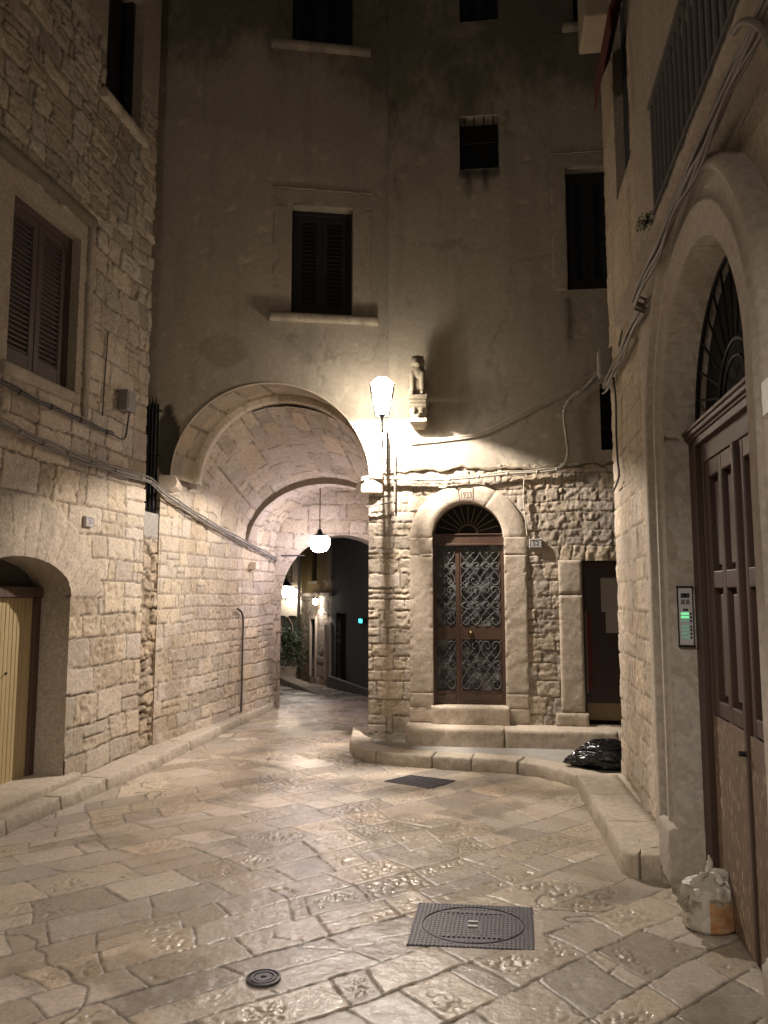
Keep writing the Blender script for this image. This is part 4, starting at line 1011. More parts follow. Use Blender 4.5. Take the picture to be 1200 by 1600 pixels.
grr.append(reveal(RW, [(sh[0], sh[2]), (sh[0], sh[3]), (sh[1], sh[3]), (sh[1], sh[2])], 0, -.2, 211, STONE*.8, closed=True))
grid_object('wall', grr, M_STONE, rb)
# portal surround: moulded architrave swept along jambs and arch
FO = .075
def arch_path(r):
    """outline at distance r outside the opening"""
    P = [(o0r+r, .0)]+[(o0r+r, z) for z in np.linspace(.05, pSp, 60)]+[(pC+(pHW+r)*math.cos(a), pSp+(pHW+r)*math.sin(a)) for a in np.linspace(0, math.pi, 70)[1:]]+[(o1r-r, z) for z in np.linspace(pSp, 0, 30)[1:]]
    return P
wdF = max(.26, pOut+.06)
prof = [(-.0, -.30), (0, FO-.012), (.008, FO), (wdF*.38, FO), (wdF*.40, FO+.014), (wdF*.46, FO+.016), (wdF*.48, FO+.004), (wdF*.80, FO+.004), (wdF*.82, FO+.03), (wdF*.88, FO+.042), (wdF*.95, FO+.03), (wdF, FO+.005), (wdF+.002, -.01)]
Pg = []
for (r, o_) in prof:
    pth = arch_path(r); Pg.append([(a, z, o_) for a, z in pth])
arr = np.array(Pg).transpose(1, 0, 2); Ssur, Zsur, Osur = arr[..., 0], arr[..., 1], arr[..., 2]
Osur = Osur+.004*(fbm(Ssur+Osur, Zsur, .15, 221, 3)-.5)
cl = col_like(Ssur.shape, np.array([.43, .385, .33]), 223, Ssur*2, Zsur*.5, .12, .4)
arc_l = np.concatenate([[0], np.cumsum(np.hypot(np.diff(Ssur[:, 0]), np.diff(Zsur[:, 0])))])
notch = sum(np.exp(-((arc_l-q)/.006)**2) for q in (.62, 1.55, pSp+.15, pSp+.9, pSp+1.7, pSp+2.2)); Osur[:, 1:-1] -= (notch*.006)[:, None]; cl = cl*(1-.35*notch[:, None, None])
# curved lower mouldings on plinth: slab standing proud
sur = [(frame_P(RW, Ssur, Zsur, Osur), cl, None, False)]
grid_object('portal_surround', sur, M_DRESS, rb)
rvl = reveal(RW, jp, FO-.01, -.185, 225, np.array([.55, .51, .455]), rough=.004); grid_object('portal_reveal', [rvl], M_DRESS, rb)
pz1 = RW.at(1035, 1238)[1]
for q in ((o0r-.012, o0r+wdF-.02, .06, pz1, -.33, FO+.045), (o1r-wdF-.05, o1r+.012, .0, pz1, -.33, FO+.045)): grid_object('plinth', stone_blocks(RW, [q], .02, 227, np.array([.42, .375, .32])), M_DRESS, rb)
# pilaster strip between the surround and the stonework
grid_object('pilaster', stone_blocks(RW, [(o0r+wdF+.002, max(rF-.03, o0r+wdF+.08), .12, sc0-.1, -.02, .030)], .012, 229, np.array([.44, .385, .31])), M_DRESS, rb)
# portal door: jamb post, transom, fanlight, two panelled leaves with chipboard below
po = -.115
dz_t = RW.at(1095, 672, po)[1]
print('transom z', dz_t)
fm = MB(); fm.box(RW, o0r-.13, o0r-.001, .0, dz_t, po-.06, po+.05).box(RW, o0r-.17, o0r-.129, .0, dz_t-.02, po-.05, po+.02).box(RW, o1r+.001, o1r+.13, .0, dz_t, po-.06, po+.05).box(RW, o1r+.1, o0r-.1, dz_t-.15, dz_t-.02, po-.058, po-.02)
pfr = fm.build('portal_door', M_DWOOD, rb, bevel=.006)
tm = MB(); zt0 = dz_t-.10
for (za, zb, pr_) in ((zt0, zt0+.04, .05), (zt0+.04, zt0+.055, .06), (zt0+.055, zt0+.08, .075), (zt0+.08, zt0+.10, .085), (zt0+.10, zt0+.115, .07)):
    tm.box(RW, o1r+.002, o0r-.002, za, zb, po-.06, po+pr_)
tm.build('transom', M_DWOOD, pfr, bevel=.005)
zL1 = zt0-.10; zO = RW.at(1130, 1112, po)[1]; zM = RW.at(1130, 905, po)[1]
tm = MB(); tm.box(RW, o1r+.13, o0r-.13, zL1, zt0, po-.05, po+.02); tm.build('top_rail', M_PANEL, pfr, bevel=.004)
def leaf(x0, x1, thin):
    m_ = MB(); s_ = .075; wds = [x0, x1]
    c_ = x0+(x1-x0)*.5
    for q in (x0, x1-s_): m_.box(RW, q, q+s_, .04, zL1, po-.04, po+.012)
    m_.box(RW, c_-.03, c_+.03, .04, zL1, po-.04, po+.011)
    for (za, zb) in ((zL1-.09, zL1), (zM-.045, zM+.045), (zO-.03, zO+.05), (.04, .16)):
        m_.box(RW, x0+s_, c_-.03, za, zb, po-.04, po+.010).box(RW, c_+.03, x1-s_, za, zb, po-.04, po+.010)
    lf_ = m_.build('door_leaf', M_DWOOD, pfr, bevel=.006)
    pn = MB()
    for (xa, xb) in ((x0+s_, c_-.03), (c_+.03, x1-s_)):
        for (za, zb) in ((zO+.05, zM-.045), (zM+.045, zL1-.09)):
            pn.box(RW, xa, xb, za, zb, po-.045, po-.03); pn.box(RW, xa+.03, xb-.03, za+.03, zb-.03, po-.035, po-.012)
    pn.build('door_panels', M_PANEL, lf_, bevel=.006)
    ob = MB(); ob.box(RW, x0+.012, c_+.008, .03, zO-.03, po+.012, po+.024).box(RW, c_+.012, x1-.012, .03, zO-.033, po+.012, po+.022); ob.build('chipboard_sheet', M_OSB, lf_)
mxl = pC
leaf(mxl+.012, o0r-.172, 0); leaf(o1r+.135, mxl-.012, 0)
m_ = MB(); m_.box(RW, mxl-.02, mxl+.02, .04, zL1, po+.0, po+.035); cv = m_.build('cover_strip', M_DWOOD, pfr, bevel=.006)
m_ = MB(); m_.tube([RW.W(mxl+.005, RW.at(1180, 1180, po)[1], po+.035), RW.W(mxl+.005, RW.at(1180, 1180, po)[1]+.0, po+.065)], .012, 8); m_.build('lock', M_IRON, pfr)
# fanlight with iron bars
zf = zt0+.115
V = [RW.W(a, z, po-.05) for a, z in arc(pC, pSp, pHW+.01, pHW+.01, 50)]+[RW.W(o1r, zf, po-.05), RW.W(o0r, zf, po-.05)][::1]
nn = len(V); V = [RW.W(a, z, po-.05) for a, z in arc(pC, pSp, pHW+.01, pHW+.01, 50)]+[RW.W(o0r, zf-.05, po-.05), RW.W(o1r, zf-.05, po-.05)]; nn = len(V)
f_ = MB(); f_.add(V+[q-RW.n*.01 for q in V], [list(range(nn)), list(range(nn, 2*nn))[::-1]]); fanp = f_.build('fanlight', M_DARK, rb)
fb = MB(); r0_ = .28
fb.tube([RW.W(a, z, po) for a, z in arc(pC, zf, r0_, r0_, 24)], .009, 6); fb.tube([RW.W(a, z, po) for a, z in arc(pC, zf, .20, .20, 24)], .008, 6); fb.tube([RW.W(a, z, po) for a, z in arc(pC, pSp, pHW-.02, pHW-.02, 40)], .012, 6)
for i in range(1, 14):
    an = math.pi*i/14; dx, dz = math.cos(an), math.sin(an); b_ = zf-pSp; bb = dz*b_; tt = -bb+math.sqrt(max(0, bb*bb-(b_*b_-(pHW-.03)**2)))
    fb.tube([RW.W(pC+dx*r0_, zf+dz*r0_, po), RW.W(pC+dx*tt, zf+dz*tt, po)], .007, 6)
fb.build('fanlight_bars', M_IRON, fanp)
# string course with moulded profile, balcony railing above
scp = [(-.02, -.13), (.03, -.12), (.05, -.10), (.05, -.08), (.08, -.06), (.11, -.045), (.115, -.03), (.145, -.025), (.15, .01), (.14, .018), (-.02, .02)]
ssr = np.arange(-7.5, rF+.40, .03); Ss, Kk = np.meshgrid(ssr, np.arange(len(scp)), indexing='ij'); Oc = np.array([q[0] for q in scp])[Kk]; Zc = sc0+np.array([q[1] for q in scp])[Kk]
nn_ = fbm(Ss, Zc+Oc, .12, 241, 3)-.5; Oc = Oc+nn_*.012; Zc = Zc+nn_*.01
tap = sstep(rF+.40, rF+.30, Ss); Oc = Oc*tap-.03*(1-tap)
grid_object('string_course', [(frame_P(RW, Ss, Zc, Oc), col_like(Ss.shape, np.array([.36, .31, .25]), 243, Ss, Zc*3, .2, .2), None, False)], M_DRESS, rb)
bz0, bz1 = sc0+.02, RW.at(1020, 158, .14)[1]; bs1 = RW.at(1020, 250, .14)[0]
bl_ = MB(); s = bs1
while s > -7.3: bl_.tube([RW.W(s, bz0-.02, .135), RW.W(s, bz1, .135)], .011, 6); s -= .095
bl_.box(RW, -7.3, bs1+.02, bz1, bz1+.025, .115, .155).box(RW, -7.3, bs1+.02, bz0+.03, bz0+.05, .12, .15)
bal = bl_.build('balcony_railing', M_GREYMETAL, rb)
m_ = MB(); m_.box(RW, -7.3, bs1, bz0, bz1-.01, .09, .10); m_.build('railing_dark_fill', M_DARK, bal)  # added black sheet in place of the darkness behind the bars
# narrow shutter, awning, upper box
m_ = MB(); k_ = 7
for i in range(k_): x = sh[0]+(sh[1]-sh[0])*(i+.5)/k_; m_.box(RW, x-.02, x+.02, sh[2], sh[3], -.10, -.07)
m_.box(RW, sh[0], sh[1], sh[2], sh[3], -.12, -.10); m_.build('plank_shutter', M_SHUTG, rb, bevel=.003)
aw0 = RW.at(957, 150)[0]; awz = RW.at(936, 160, .30)[1]
m_ = MB(); zA = z_for(RW, sh[1], .15, 160); y0_, y1_ = sh[0]-.25, sh[1]+.02
m_.hexa([RW.W(y0_, zA+.40, .012), RW.W(y1_, zA+.40, .012), RW.W(y1_, zA+.09, .15), RW.W(y0_, zA+.09, .15), RW.W(y0_, zA+.43, .012), RW.W(y1_, zA+.43, .012), RW.W(y1_, zA+.12, .16), RW.W(y0_, zA+.12, .16)])
m_.box(RW, y0_, y1_, zA-.06, zA+.10, .145, .155)
m_.build('awning', M_AWN, rb)
zB = z_for(RW, rE-.05, .22, 84)
m_ = MB(); m_.box(RW, sh[1]+.20, rE-.02, zB, RH-.2, -.02, .20); m_.build('projecting_shaft', plain('dim_plaster', (.36, .30, .22), .85, 0, .2, 8, .006), rb, bevel=.02)

# ================================================================ LAMPS
def spot_light(name, loc, power, half, col, parent, r=.02, blend=.06, aim=(0, 0, -1)):
    ld = bpy.data.lights.new(name, 'SPOT'); ld.energy = power; ld.spot_size = min(2*half, math.pi*.999); ld.spot_blend = blend; ld.color = col; ld.shadow_soft_size = r
    o = bpy.data.objects.new(name, ld); COL.objects.link(o); o.parent = parent; o.location = Vector(loc)-ORG[parent]; ORG[o] = ORG[parent]
    o.rotation_euler = Vector(aim).to_track_quat('-Z', 'Y').to_euler(); return o
def point_light(name, loc, power, col, parent, r=.04):
    ld = bpy.data.lights.new(name, 'POINT'); ld.energy = power; ld.color = col; ld.shadow_soft_size = r
    o = bpy.data.objects.new(name, ld); COL.objects.link(o); o.parent = parent; o.location = Vector(loc)-ORG[parent]; ORG[o] = ORG[parent]; return o
def lantern(name, label, P, sc=1.0, down=100, glow=5, half=R_(70.5), base=None, bulb=M_BULB, group=None, pane=None, blend=.06, glassroof=False):
    """four-sided tapering street lantern hanging round point P"""
    P = Vector(P); th = thing(name, label, 'street lamp', base or P, group)
    def sqr(r, z): return [P+Vector((sx*r, sy*r, z))*sc for sx, sy in ((-1, -1), (1, -1), (1, 1), (-1, 1))]
    if glassroof:
        pr_ = MB(); T_ = sqr(.150, .128); B_ = sqr(.055, .235)
        for i in range(4): pr_.add([T_[i], T_[(i+1) % 4], B_[(i+1) % 4], B_[i]], [(0, 1, 2, 3)])
        pr_.build('glowing_roof_glass', pane or M_PANE, th)  # emissive roof panes, added to carry the lamp's glow upwards
    rf = MB()
    if glassroof: rf.lathe(P, [(.06*sc, .232*sc), (.05*sc, .25*sc), (.035*sc, .265*sc), (.012*sc, .28*sc), (.01*sc, .31*sc)], 8)
    else: rf.lathe(P, [(.215*sc, .125*sc), (.215*sc, .14*sc), (.10*sc, .245*sc), (.075*sc, .25*sc), (.07*sc, .29*sc), (.02*sc, .33*sc), (.012*sc, .36*sc)], 4); rf.build('lantern_roof', M_IRON, th)
    fr_ = MB(); T = sqr(.145, .125); B = sqr(.085, -.235)
    for q_ in ((0, 2), (1, 3)): fr_.tube([B[q_[0]], B[q_[1]]], .006*sc, 6)
    for i in range(4): fr_.tube([T[i], B[i]], .008*sc, 6); fr_.tube([T[i], T[(i+1) % 4]], .009*sc, 6); fr_.tube([B[i], B[(i+1) % 4]], .010*sc, 6)
    fr_.lathe(P+Vector((0, 0, -.30))*sc, [(.012*sc, 0), (.018*sc, .02*sc), (.022*sc, .04*sc), (.04*sc, .058*sc), (.045*sc, .064*sc)], 8)
    fr_.build('lantern_frame', M_IRON, th)
    pn = MB(); T = sqr(.143, .12); B = sqr(.083, -.235)
    for i in range(4): pn.add([B[i], B[(i+1) % 4], T[(i+1) % 4], T[i]], [(0, 1, 2, 3)])
    pn.build('lantern_glass', pane or M_PANE, th)
    bb = MB(); bb.lathe(P+Vector((0, 0, .085))*sc, [(.02*sc, .03*sc), (.045*sc, .02*sc), (.05*sc, 0), (.045*sc, -.015*sc), (.01*sc, -.02*sc)][::-1], 12); bb.build('bulb', bulb, th)
    if down: spot_light('lamp_light', P+Vector((0, 0, .055))*sc, down, half, WARM, th, blend=blend)
    if glow: point_light('lamp_glow', P+Vector((0, 0, -.02))*sc, glow, WARM, th, .06)
    return th
LP = ony(597, 612, 8.12)-Vector((0, 0, .055)); print('lamp', LP)
main = lantern('wall_lantern', 'lit iron street lantern on a bracket between archway and arched door', LP, .86, LAMP_DOWN, LAMP_GLOW, blend=.16, glassroof=True)
# bracket: stem down to wall, scroll, junction box
br_ = MB(); wp = FR.W(.21, 2.9, .0)
st = FR.W(FR.at(607, 700)[0], 0, .10); zt_, zb_ = FR.at(607, 678)[1], FR.at(607, 745)[1]
stx = Vector((st.x, st.y, 0))
br_.tube(smoothpath([LP+Vector((0, 0, -.30)), LP+Vector((.0, .02, -.36)), LP*.5+stx*.5+Vector((0, 0, LP.z*.5-.36+.0))*1.0+Vector((0, 0, 0)), stx+Vector((0, 0, zt_))], 6) if False else
         [LP+Vector((0, 0, -.255)), LP+Vector((0, 0, -.38)), Vector((stx.x, stx.y, zt_))], .013, 8)
br_.tube([Vector((stx.x, stx.y, zt_+.02)), Vector((stx.x, stx.y, zb_))], [.013, .013], 8)
for i in range(9):
    z = zt_-.03-i*.045; br_.tube([Vector((stx.x, stx.y, z)), Vector((stx.x, stx.y, z-.02))], .018, 8)
br_.tube(smoothpath([LP+Vector((0, 0, -.42)), LP+Vector((.01, 0, -.62)), Vector((stx.x-.05, stx.y, zb_+.18)), Vector((stx.x-.01, stx.y, zb_+.14))], 6), .009, 6)
for z in (zb_+.03, zt_-.05): br_.tube([Vector((stx.x, stx.y, z)), Vector((stx.x, stx.y, z))-FR.n*.14], .011, 6)
br_.build('bracket', M_GREYMETAL, main)
# behind the viewer: assumed second lantern on the left wall, added for its light
BP = Vector((-1.75, -1.6, 4.6))
back = lantern('wall_lantern', 'assumed lit iron street lantern, unseen, added high on the left wall behind the viewer', BP, 1.0, ASSUMED_BACK_LAMP, ASSUMED_BACK_GLOW, R_(73), blend=.25)
k = MB(); k.tube([BP+Vector((0, 0, -.30)), BP+Vector((0, 0, -.40)), Vector((lwX(BP.y)-.2, BP.y, BP.z-.45))], .014, 8); k.build('bracket', M_GREYMETAL, back)  # bracket added along with the assumed lantern
# pendant globe in the passage
gp0 = A.W(T3+.15, 0); GP = ony(499.5, 849, gp0.y+.22); topP = Vector((GP.x, GP.y, v2z+v2h*.93))
pend = thing('pendant_lamp', 'glowing round pendant lamp hanging on a rod inside the passage', 'lamp', topP)
k = MB(); k.lathe(GP, [(.03, -.125), (.09, -.105), (.13, -.05), (.145, .01), (.14, .06), (.12, .095), (.05, .10)], 24); gb = k.build('globe', M_GLOBE, pend, smooth=True)
k = MB(); k.tube([GP+Vector((0, 0, .14)), topP], .007, 6); k.lathe(GP+Vector((0, 0, .095)), [(.11, 0), (.10, .02), (.04, .04), (.03, .09), (.01, .11)], 16); k.build('rod', M_IRON, pend)
M_GLOBE.node_tree.nodes['Emission'].inputs[1].default_value = PENDANT

# ================================================================ SMALL THINGS ON THE WALLS
# carved lion on its bracket
lc = FR.at(655, 640); lz0 = FR.at(655, 672)[1]; lzt = FR.at(655, 565)[1]
lion = thing('stone_lion', 'small weathered seated stone lion on a carved bracket, beside the lantern', 'statue', FR.W(lc[0], lz0, 0))
u_ = (lzt-lz0)/.72
def ell(m_, c, r, n_=12):
    V = []; k = []
    for i in range(n_+1):
        th_ = math.pi*i/n_
        for j in range(n_*2):
            ph = math.pi*j/n_; V.append(FR.W(c[0]+r[0]*math.sin(th_)*math.cos(ph), c[1]+r[1]*math.cos(th_), c[2]+r[2]*math.sin(th_)*math.sin(ph)))
    for i in range(n_):
        for j in range(n_*2): k.append([i*n_*2+j, i*n_*2+(j+1) % (n_*2), (i+1)*n_*2+(j+1) % (n_*2), (i+1)*n_*2+j])
    m_.add(V, k)
lx = lc[0]; zb = lz0+.30*u_
m_ = MB()
for c, r in (((lx, zb+.13*u_, .15), (.085, .13, .10)), ((lx, zb+.25*u_, .19), (.085, .10, .085)), ((lx, zb+.345*u_, .22), (.062, .065, .065)), ((lx, zb+.35*u_, .205), (.08, .085, .06)), ((lx, zb+.325*u_, .275), (.034, .03, .035)),
             ((lx-.05, zb+.405*u_, .20), (.018, .022, .015)), ((lx+.05, zb+.405*u_, .20), (.018, .022, .015)),
             ((lx-.055, zb+.03*u_, .26), (.026, .018, .04)), ((lx+.055, zb+.03*u_, .26), (.026, .018, .04)), ((lx-.075, zb+.06*u_, .17), (.045, .06, .08)), ((lx+.075, zb+.06*u_, .17), (.045, .06, .08))): ell(m_, c, r)
for sg in (-1, 1): m_.tube([FR.W(lx+sg*.055, zb+.24*u_, .235), FR.W(lx+sg*.055, zb+.12*u_, .25), FR.W(lx+sg*.055, zb+.02*u_, .25)], [.036, .026, .024], 10)
lb_ = m_.build('lion_figure', M_STATUE, lion, smooth=True)
md = lb_.modifiers.new('weld', 'REMESH'); md.mode = 'VOXEL'; md.voxel_size = .008; md.use_smooth_shade = True
m_ = MB(); segs = [(.24, .11, .28, .30), (.17, .10, .24, .24), (.10, .085, .20, .17), (.03, .07, .16, .17), (0, .05, .10, .03)]
def slab(z0, z1, hw_, dep): m_.box(FR, lx-hw_, lx+hw_, lz0+z0*u_, lz0+z1*u_, -.02, dep)
slab(.255, .30, .115, .32); slab(.225, .255, .10, .29)
pr = [(.225, .095, .27), (.19, .10, .265), (.15, .085, .22), (.12, .08, .20), (.10, .065, .17), (.085, .10, .19), (.055, .10, .18), (.03, .08, .14), (0, .06, .09)]
for (z1, h1, e1), (z0, h0, e0) in zip(pr[:-1], pr[1:]):
    m_.hexa([FR.W(lx-h0, lz0+z0*u_, -.02), FR.W(lx+h0, lz0+z0*u_, -.02), FR.W(lx+h0, lz0+z0*u_, e0), FR.W(lx-h0, lz0+z0*u_, e0), FR.W(lx-h1, lz0+z1*u_, -.02), FR.W(lx+h1, lz0+z1*u_, -.02), FR.W(lx+h1, lz0+z1*u_, e1), FR.W(lx-h1, lz0+z1*u_, e1)])
ell(m_, (lx-.045, lz0+.16*u_, .235), (.035, .04, .03)); ell(m_, (lx+.045, lz0+.16*u_, .235), (.035, .04, .03)); ell(m_, (lx, lz0+.125*u_, .20), (.04, .03, .03))
cb_ = m_.build('carved_bracket', M_STATUE, lion, smooth=True); md = cb_.modifiers.new('weld', 'REMESH'); md.mode = 'VOXEL'; md.voxel_size = .007; md.use_smooth_shade = True

# number tiles
def number_tile(fr, u0, v0, u1, v1, txt, label, o_=.03, sx=.8, size=.07, num=M_INK):
    a_, z_ = fr.at(u0, v0, o_); b_, y_ = fr.at(u1, v1, o_); zt2 = max(z_, y_); zb2 = min(z_, y_); a_, b_ = min(a_, b_), max(a_, b_)
    th = thing('house_number_tile', label, 'number tile', fr.W((a_+b_)/2, zb2, o_), 'house number tiles')
    m_ = MB(); m_.box(fr, a_, b_, zb2, zt2, -.02, o_); m_.build('tile', M_TILE, th, bevel=.004)
    m_ = MB(); e = .009; P = [fr.W(a_+e, zb2+e, o_+.001), fr.W(b_-e, zb2+e, o_+.001), fr.W(b_-e, zt2-e, o_+.001), fr.W(a_+e, zt2-e, o_+.001)]
    m_.tube(P, .0022, 4, closed=True); m_.build('border', M_INK, th)
    text_obj(txt, fr, (a_+b_)/2, (zb2+zt2)/2, o_+.001, size, num, th, 'number', sx, .0006, .0008)
number_tile(FR, 827, 842, 847, 856, '52', 'white enamel tile reading 52, right of the arched door', .035, .95, .075)
number_tile(L, 135, 806, 147, 824, '50', 'white enamel tile reading 50 on the left stone wall', .03, .9, .085)

# intercom on the far reveal of the portal
FI = Frame(*(RW.W(o0r, 0, 0).xy), -RW.n.x, -RW.n.y)          # plane of the reveal, facing the viewer
if FI.n.y > 0: FI.n = -FI.n
ia, iz1 = FI.at(1057, 918); ib, iz0 = FI.at(1084, 1008); print('intercom', ia, ib, iz0, iz1)
ic = thing('intercom_panel', 'aluminium door intercom with green lit name strips beside the portal', 'intercom', FI.W(ia, iz0, 0))
m_ = MB(); m_.box(FI, ia, ib, iz0, iz1, -.01, .018); m_.build('housing', M_ALU, ic, bevel=.003)
m_ = MB(); m_.box(FI, ia-.004, ib+.004, iz1, iz1+.008, -.01, .028).box(FI, ia-.004, ib+.004, iz0-.010, iz0, -.01, .03)
for q in (ia-.001, ib-.003): m_.box(FI, q, q+.004, iz0, iz1, -.01, .021)
m_.build('rim', M_IRON, ic)
W_ = ib-ia; Hh = iz1-iz0; cxi = (ia+ib)/2
m_ = MB(); m_.box(FI, cxi-W_*.30, cxi+W_*.30, iz1-Hh*.18, iz1-Hh*.10, .018, .021); m_.build('camera_window', plain('smoked_plastic', (.05, .05, .055), .2), ic, bevel=.006)
m_ = MB(); m_.box(FI, cxi-W_*.09, cxi+W_*.09, iz1-Hh*.175, iz1-Hh*.105, .021, .0225); m_.build('camera_eye', M_DARK, ic)
for sg in (-1, 1): m_ = MB(); m_.box(FI, cxi+sg*W_*.16-W_*.13, cxi+sg*W_*.16+W_*.13, iz1-Hh*.295, iz1-Hh*.21, .018, .0195); m_.build('speaker_grid', plain('grid_grey', (.16, .16, .16), .5), ic, bevel=.004)
m_ = MB(); m_.box(FI, cxi-W_*.18, cxi+W_*.18, iz1-Hh*.405, iz1-Hh*.37, .018, .0205); m_.build('sensor', M_DARK, ic, bevel=.004)
for i, zz_ in enumerate((.455, .515, .58, .675, .735, .80, .865)):
    zc = iz1-Hh*zz_; m_ = MB(); m_.box(FI, cxi-W_*.32, cxi+W_*.22, zc-Hh*.02, zc+Hh*.02, .018, .0205); m_.build('name_strip', M_GREEN if i < 2 else M_GREEN2, ic)
    m_ = MB(); m_.tube([FI.W(cxi+W_*.31, zc, .016), FI.W(cxi+W_*.31, zc, .024)], .006, 10); m_.build('call_button', M_IRON, ic)
# pale plastic bell box on the near jamb
s_, z_ = RW.at(1196, 622, FO+.085); m_ = MB(); m_.box(RW, s_-.10, s_+.03, z_-.065, z_+.065, FO-.01, FO+.085)
o = m_.build('wall_box', M_WHITE, bevel=.012, base=RW.W(s_, z_-.11, FO)); tagp(o, 'white plastic box on the near jamb of the big portal', 'electrical box')
m_ = MB(); m_.box(RW, s_-.09, s_+.02, z_-.055, z_+.055, FO+.085, FO+.09); m_.build('lid', M_WHITE, o, bevel=.005)

# cables
def cable(fr, pts, r, mat, label, o_=.035, name='cable', group='cables along the walls', clips=0, sag=0, jit=.0, extra=None, cat='cable'):
    P = [fr.W(*fr.at(q[0], q[1], o_), q[2] if len(q) > 2 else o_) if fr else q for q in pts]
    P = smoothpath(P, 8); m_ = MB(); m_.tube(P, r, 7)
    if extra:
        for (du, dz, rr) in extra: m_.tube([q+Vector((0, 0, dz))+(fr.n*du if fr else Vector()) +Vector((0, 0, .006*math.sin(i*.7+du*90))) for i, q in enumerate(P)], rr, 6)
    if clips:
        k_ = max(1, len(P)//clips)
        for i in range(k_//2, len(P)-1, k_): t = (P[i+1]-P[i]).normalized(); m_.tube([P[i]-t*.008, P[i]+t*.008], r*1.7, 8)
    o = m_.build(name, mat, smooth=True, base=P[0]); tagp(o, label, cat, group)
    return o
cable(L, [(-60, 560), (0, 596), (60, 628), (100, 645), (150, 668), (178, 680)], .012, M_CABLED, 'dark upper cable sagging under the shuttered window', .05, clips=5, extra=[(.0, .02, .007)])
cable(L, [(178, 680), (190, 686), (196, 682), (200, 660), (203, 640)], .008, M_CABLED, 'short cable looping up into the grey junction box', .05)
cable(L, [(-60, 632), (0, 661), (60, 690), (120, 715), (180, 735), (236, 752)], .013, M_CABLE, 'bundle of grey cables crossing the left stone wall at lintel height', .045, clips=7, extra=[(.01, .03, .010), (.0, -.022, .008)])
jb = [L.W(*L.at(236, 752, .045), .045)]+[A.W(*A.at(u, v, .05), .05) for u, v in ((262, 775), (300, 800), (345, 828), (385, 849), (420, 868), (428, 873))]+[A.W(T4-.02, A.at(432, 874)[1], .05)]
cable(None, jb, .013, M_CABLE, 'cable bundle running along the passage wall under the vault', extra=[(0, .03, .009), (0, -.03, .008)], clips=7)
cable(FE, [(440, 868), (470, 868), (476, 868)], .010, M_CABLED, 'short dark cable end across the low arch', .03)
cable(L, [(169, 520), (166, 560), (163, 600), (160, 650)], .006, M_CABLED, 'thin dark wire hanging down the left stone wall', .02)
# junction box on left wall
s_, z_ = L.at(203, 627, .08); m_ = MB(); m_.box(L, s_-.09, s_+.09, z_-.10, z_+.10, 0, .10); o = m_.build('junction_box', M_BOX, bevel=.01, base=L.W(s_, z_-.1, 0)); tagp(o, 'grey metal junction box on the left stone wall', 'junction box')
m_ = MB(); m_.box(L, s_-.07, s_+.07, z_-.08, z_+.08, .10, .106); m_.build('cover', M_BOX, o, bevel=.004)
# front of the house
cable(FR, [(566, 752, .10), (576, 747, .06), (612, 748), (680, 750), (740, 746), (800, 740), (858, 736), (880, 727), (887, 708), (884, 680), (881, 645), (890, 625), (915, 605), (937, 580)], .013, M_CABLEL,
      'pale conduit running above the arched door and climbing to the corner', .05, clips=16, extra=[(0, .022, .009)])
cable(FR, [(640, 690), (700, 684), (750, 676), (800, 652), (850, 626), (900, 600), (938, 578)], .008, M_CABLEL, 'pale cable strung from the lantern up to the right corner', .035)
cable(FR, [(617, 706), (617, 740), (617, 788)], .011, M_CABLE, 'upright grey conduit under the lantern', .04)
cable(FR, [(572, 792, .05), (590, 789), (614, 784)], .008, M_CABLE, 'short grey wire reaching from the conduit to the passage corner', .05)
cable(FR, [(819, 748), (818, 780), (821, 810), (824, 838)], .007, M_CABLEL, 'pale wire dropping beside the arched door towards tile 52', .03)
for (u, v) in ((594, 743),):
    s_, z_ = FR.at(u, v); m_ = MB(); m_.tube(smoothpath([FR.W(s_-.02, z_+.04, .01), FR.W(s_-.02, z_+.0, .05), FR.W(s_+.02, z_, .05), FR.W(s_+.02, z_+.04, .01)], 5), .006, 6)
    tagp(m_.build('wall_hook', M_IRON, base=FR.W(s_, z_, 0)), 'small rusty iron hook in the stones left of the lantern stem', 'hook')
# passage pipe
cable(A, [(377, 1112), (378, 1060), (379, 1000), (380, 975), (378, 958), (371, 951)], .013, M_CABLED, 'dark bent pipe rising from the foot of the passage wall', .04, 'pipe', None, cat='pipe')
# cables along the string course on the right, with box and weed
cz = sc0-.16
P = [RW.W(s, cz+.015*math.sin(s*7)-.02*abs(math.sin(s*1.7)), .135 if s < o0r+wdF+.1 else .06) for s in np.linspace(-7.4, rE-.02, 90)]
m_ = MB()
for (dz, do, rr, ph) in ((0, 0, .013, 0), (.028, .01, .011, 1), (-.025, .004, .009, 2), (.05, .0, .008, 3.2), (-.045, .012, .007, 4)):
    m_.tube([q+Vector((0, 0, dz+.010*math.sin(i*.45+ph)))+RW.n*(do+.006*math.sin(i*.6+ph)) for i, q in enumerate(P)], rr, 6)
tagp(m_.build('cable', M_CABLE, base=P[0], smooth=True), 'thick bundle of cables under the string course of the right building', 'cable', 'cables along the walls')
s_, z_ = rE-.10, RW.at(956, 565)[1]; m_ = MB(); m_.box(RW, s_-.05, s_+.09, z_-.13, z_+.13, .0, .11); o = m_.build('junction_box', M_BOX, bevel=.012, base=RW.W(s_, z_-.13, 0)); tagp(o, 'grey cable box on the corner of the right building', 'junction box')
m_ = MB(); m_.box(RW, s_-.035, s_+.075, z_-.11, z_+.11, .11, .118); m_.build('cover', M_BOX, o, bevel=.004)
cable(RW, [(958, 590), (962, 625), (963, 680), (965, 720), (967, 745), (958, 768)], .009, M_CABLED, 'dark loose cable hanging down the right corner', .04)
cable(RW, [(967, 540), (975, 505), (990, 470), (1000, 440)], .008, M_CABLED, 'short dark cable rising from the corner box', .05)
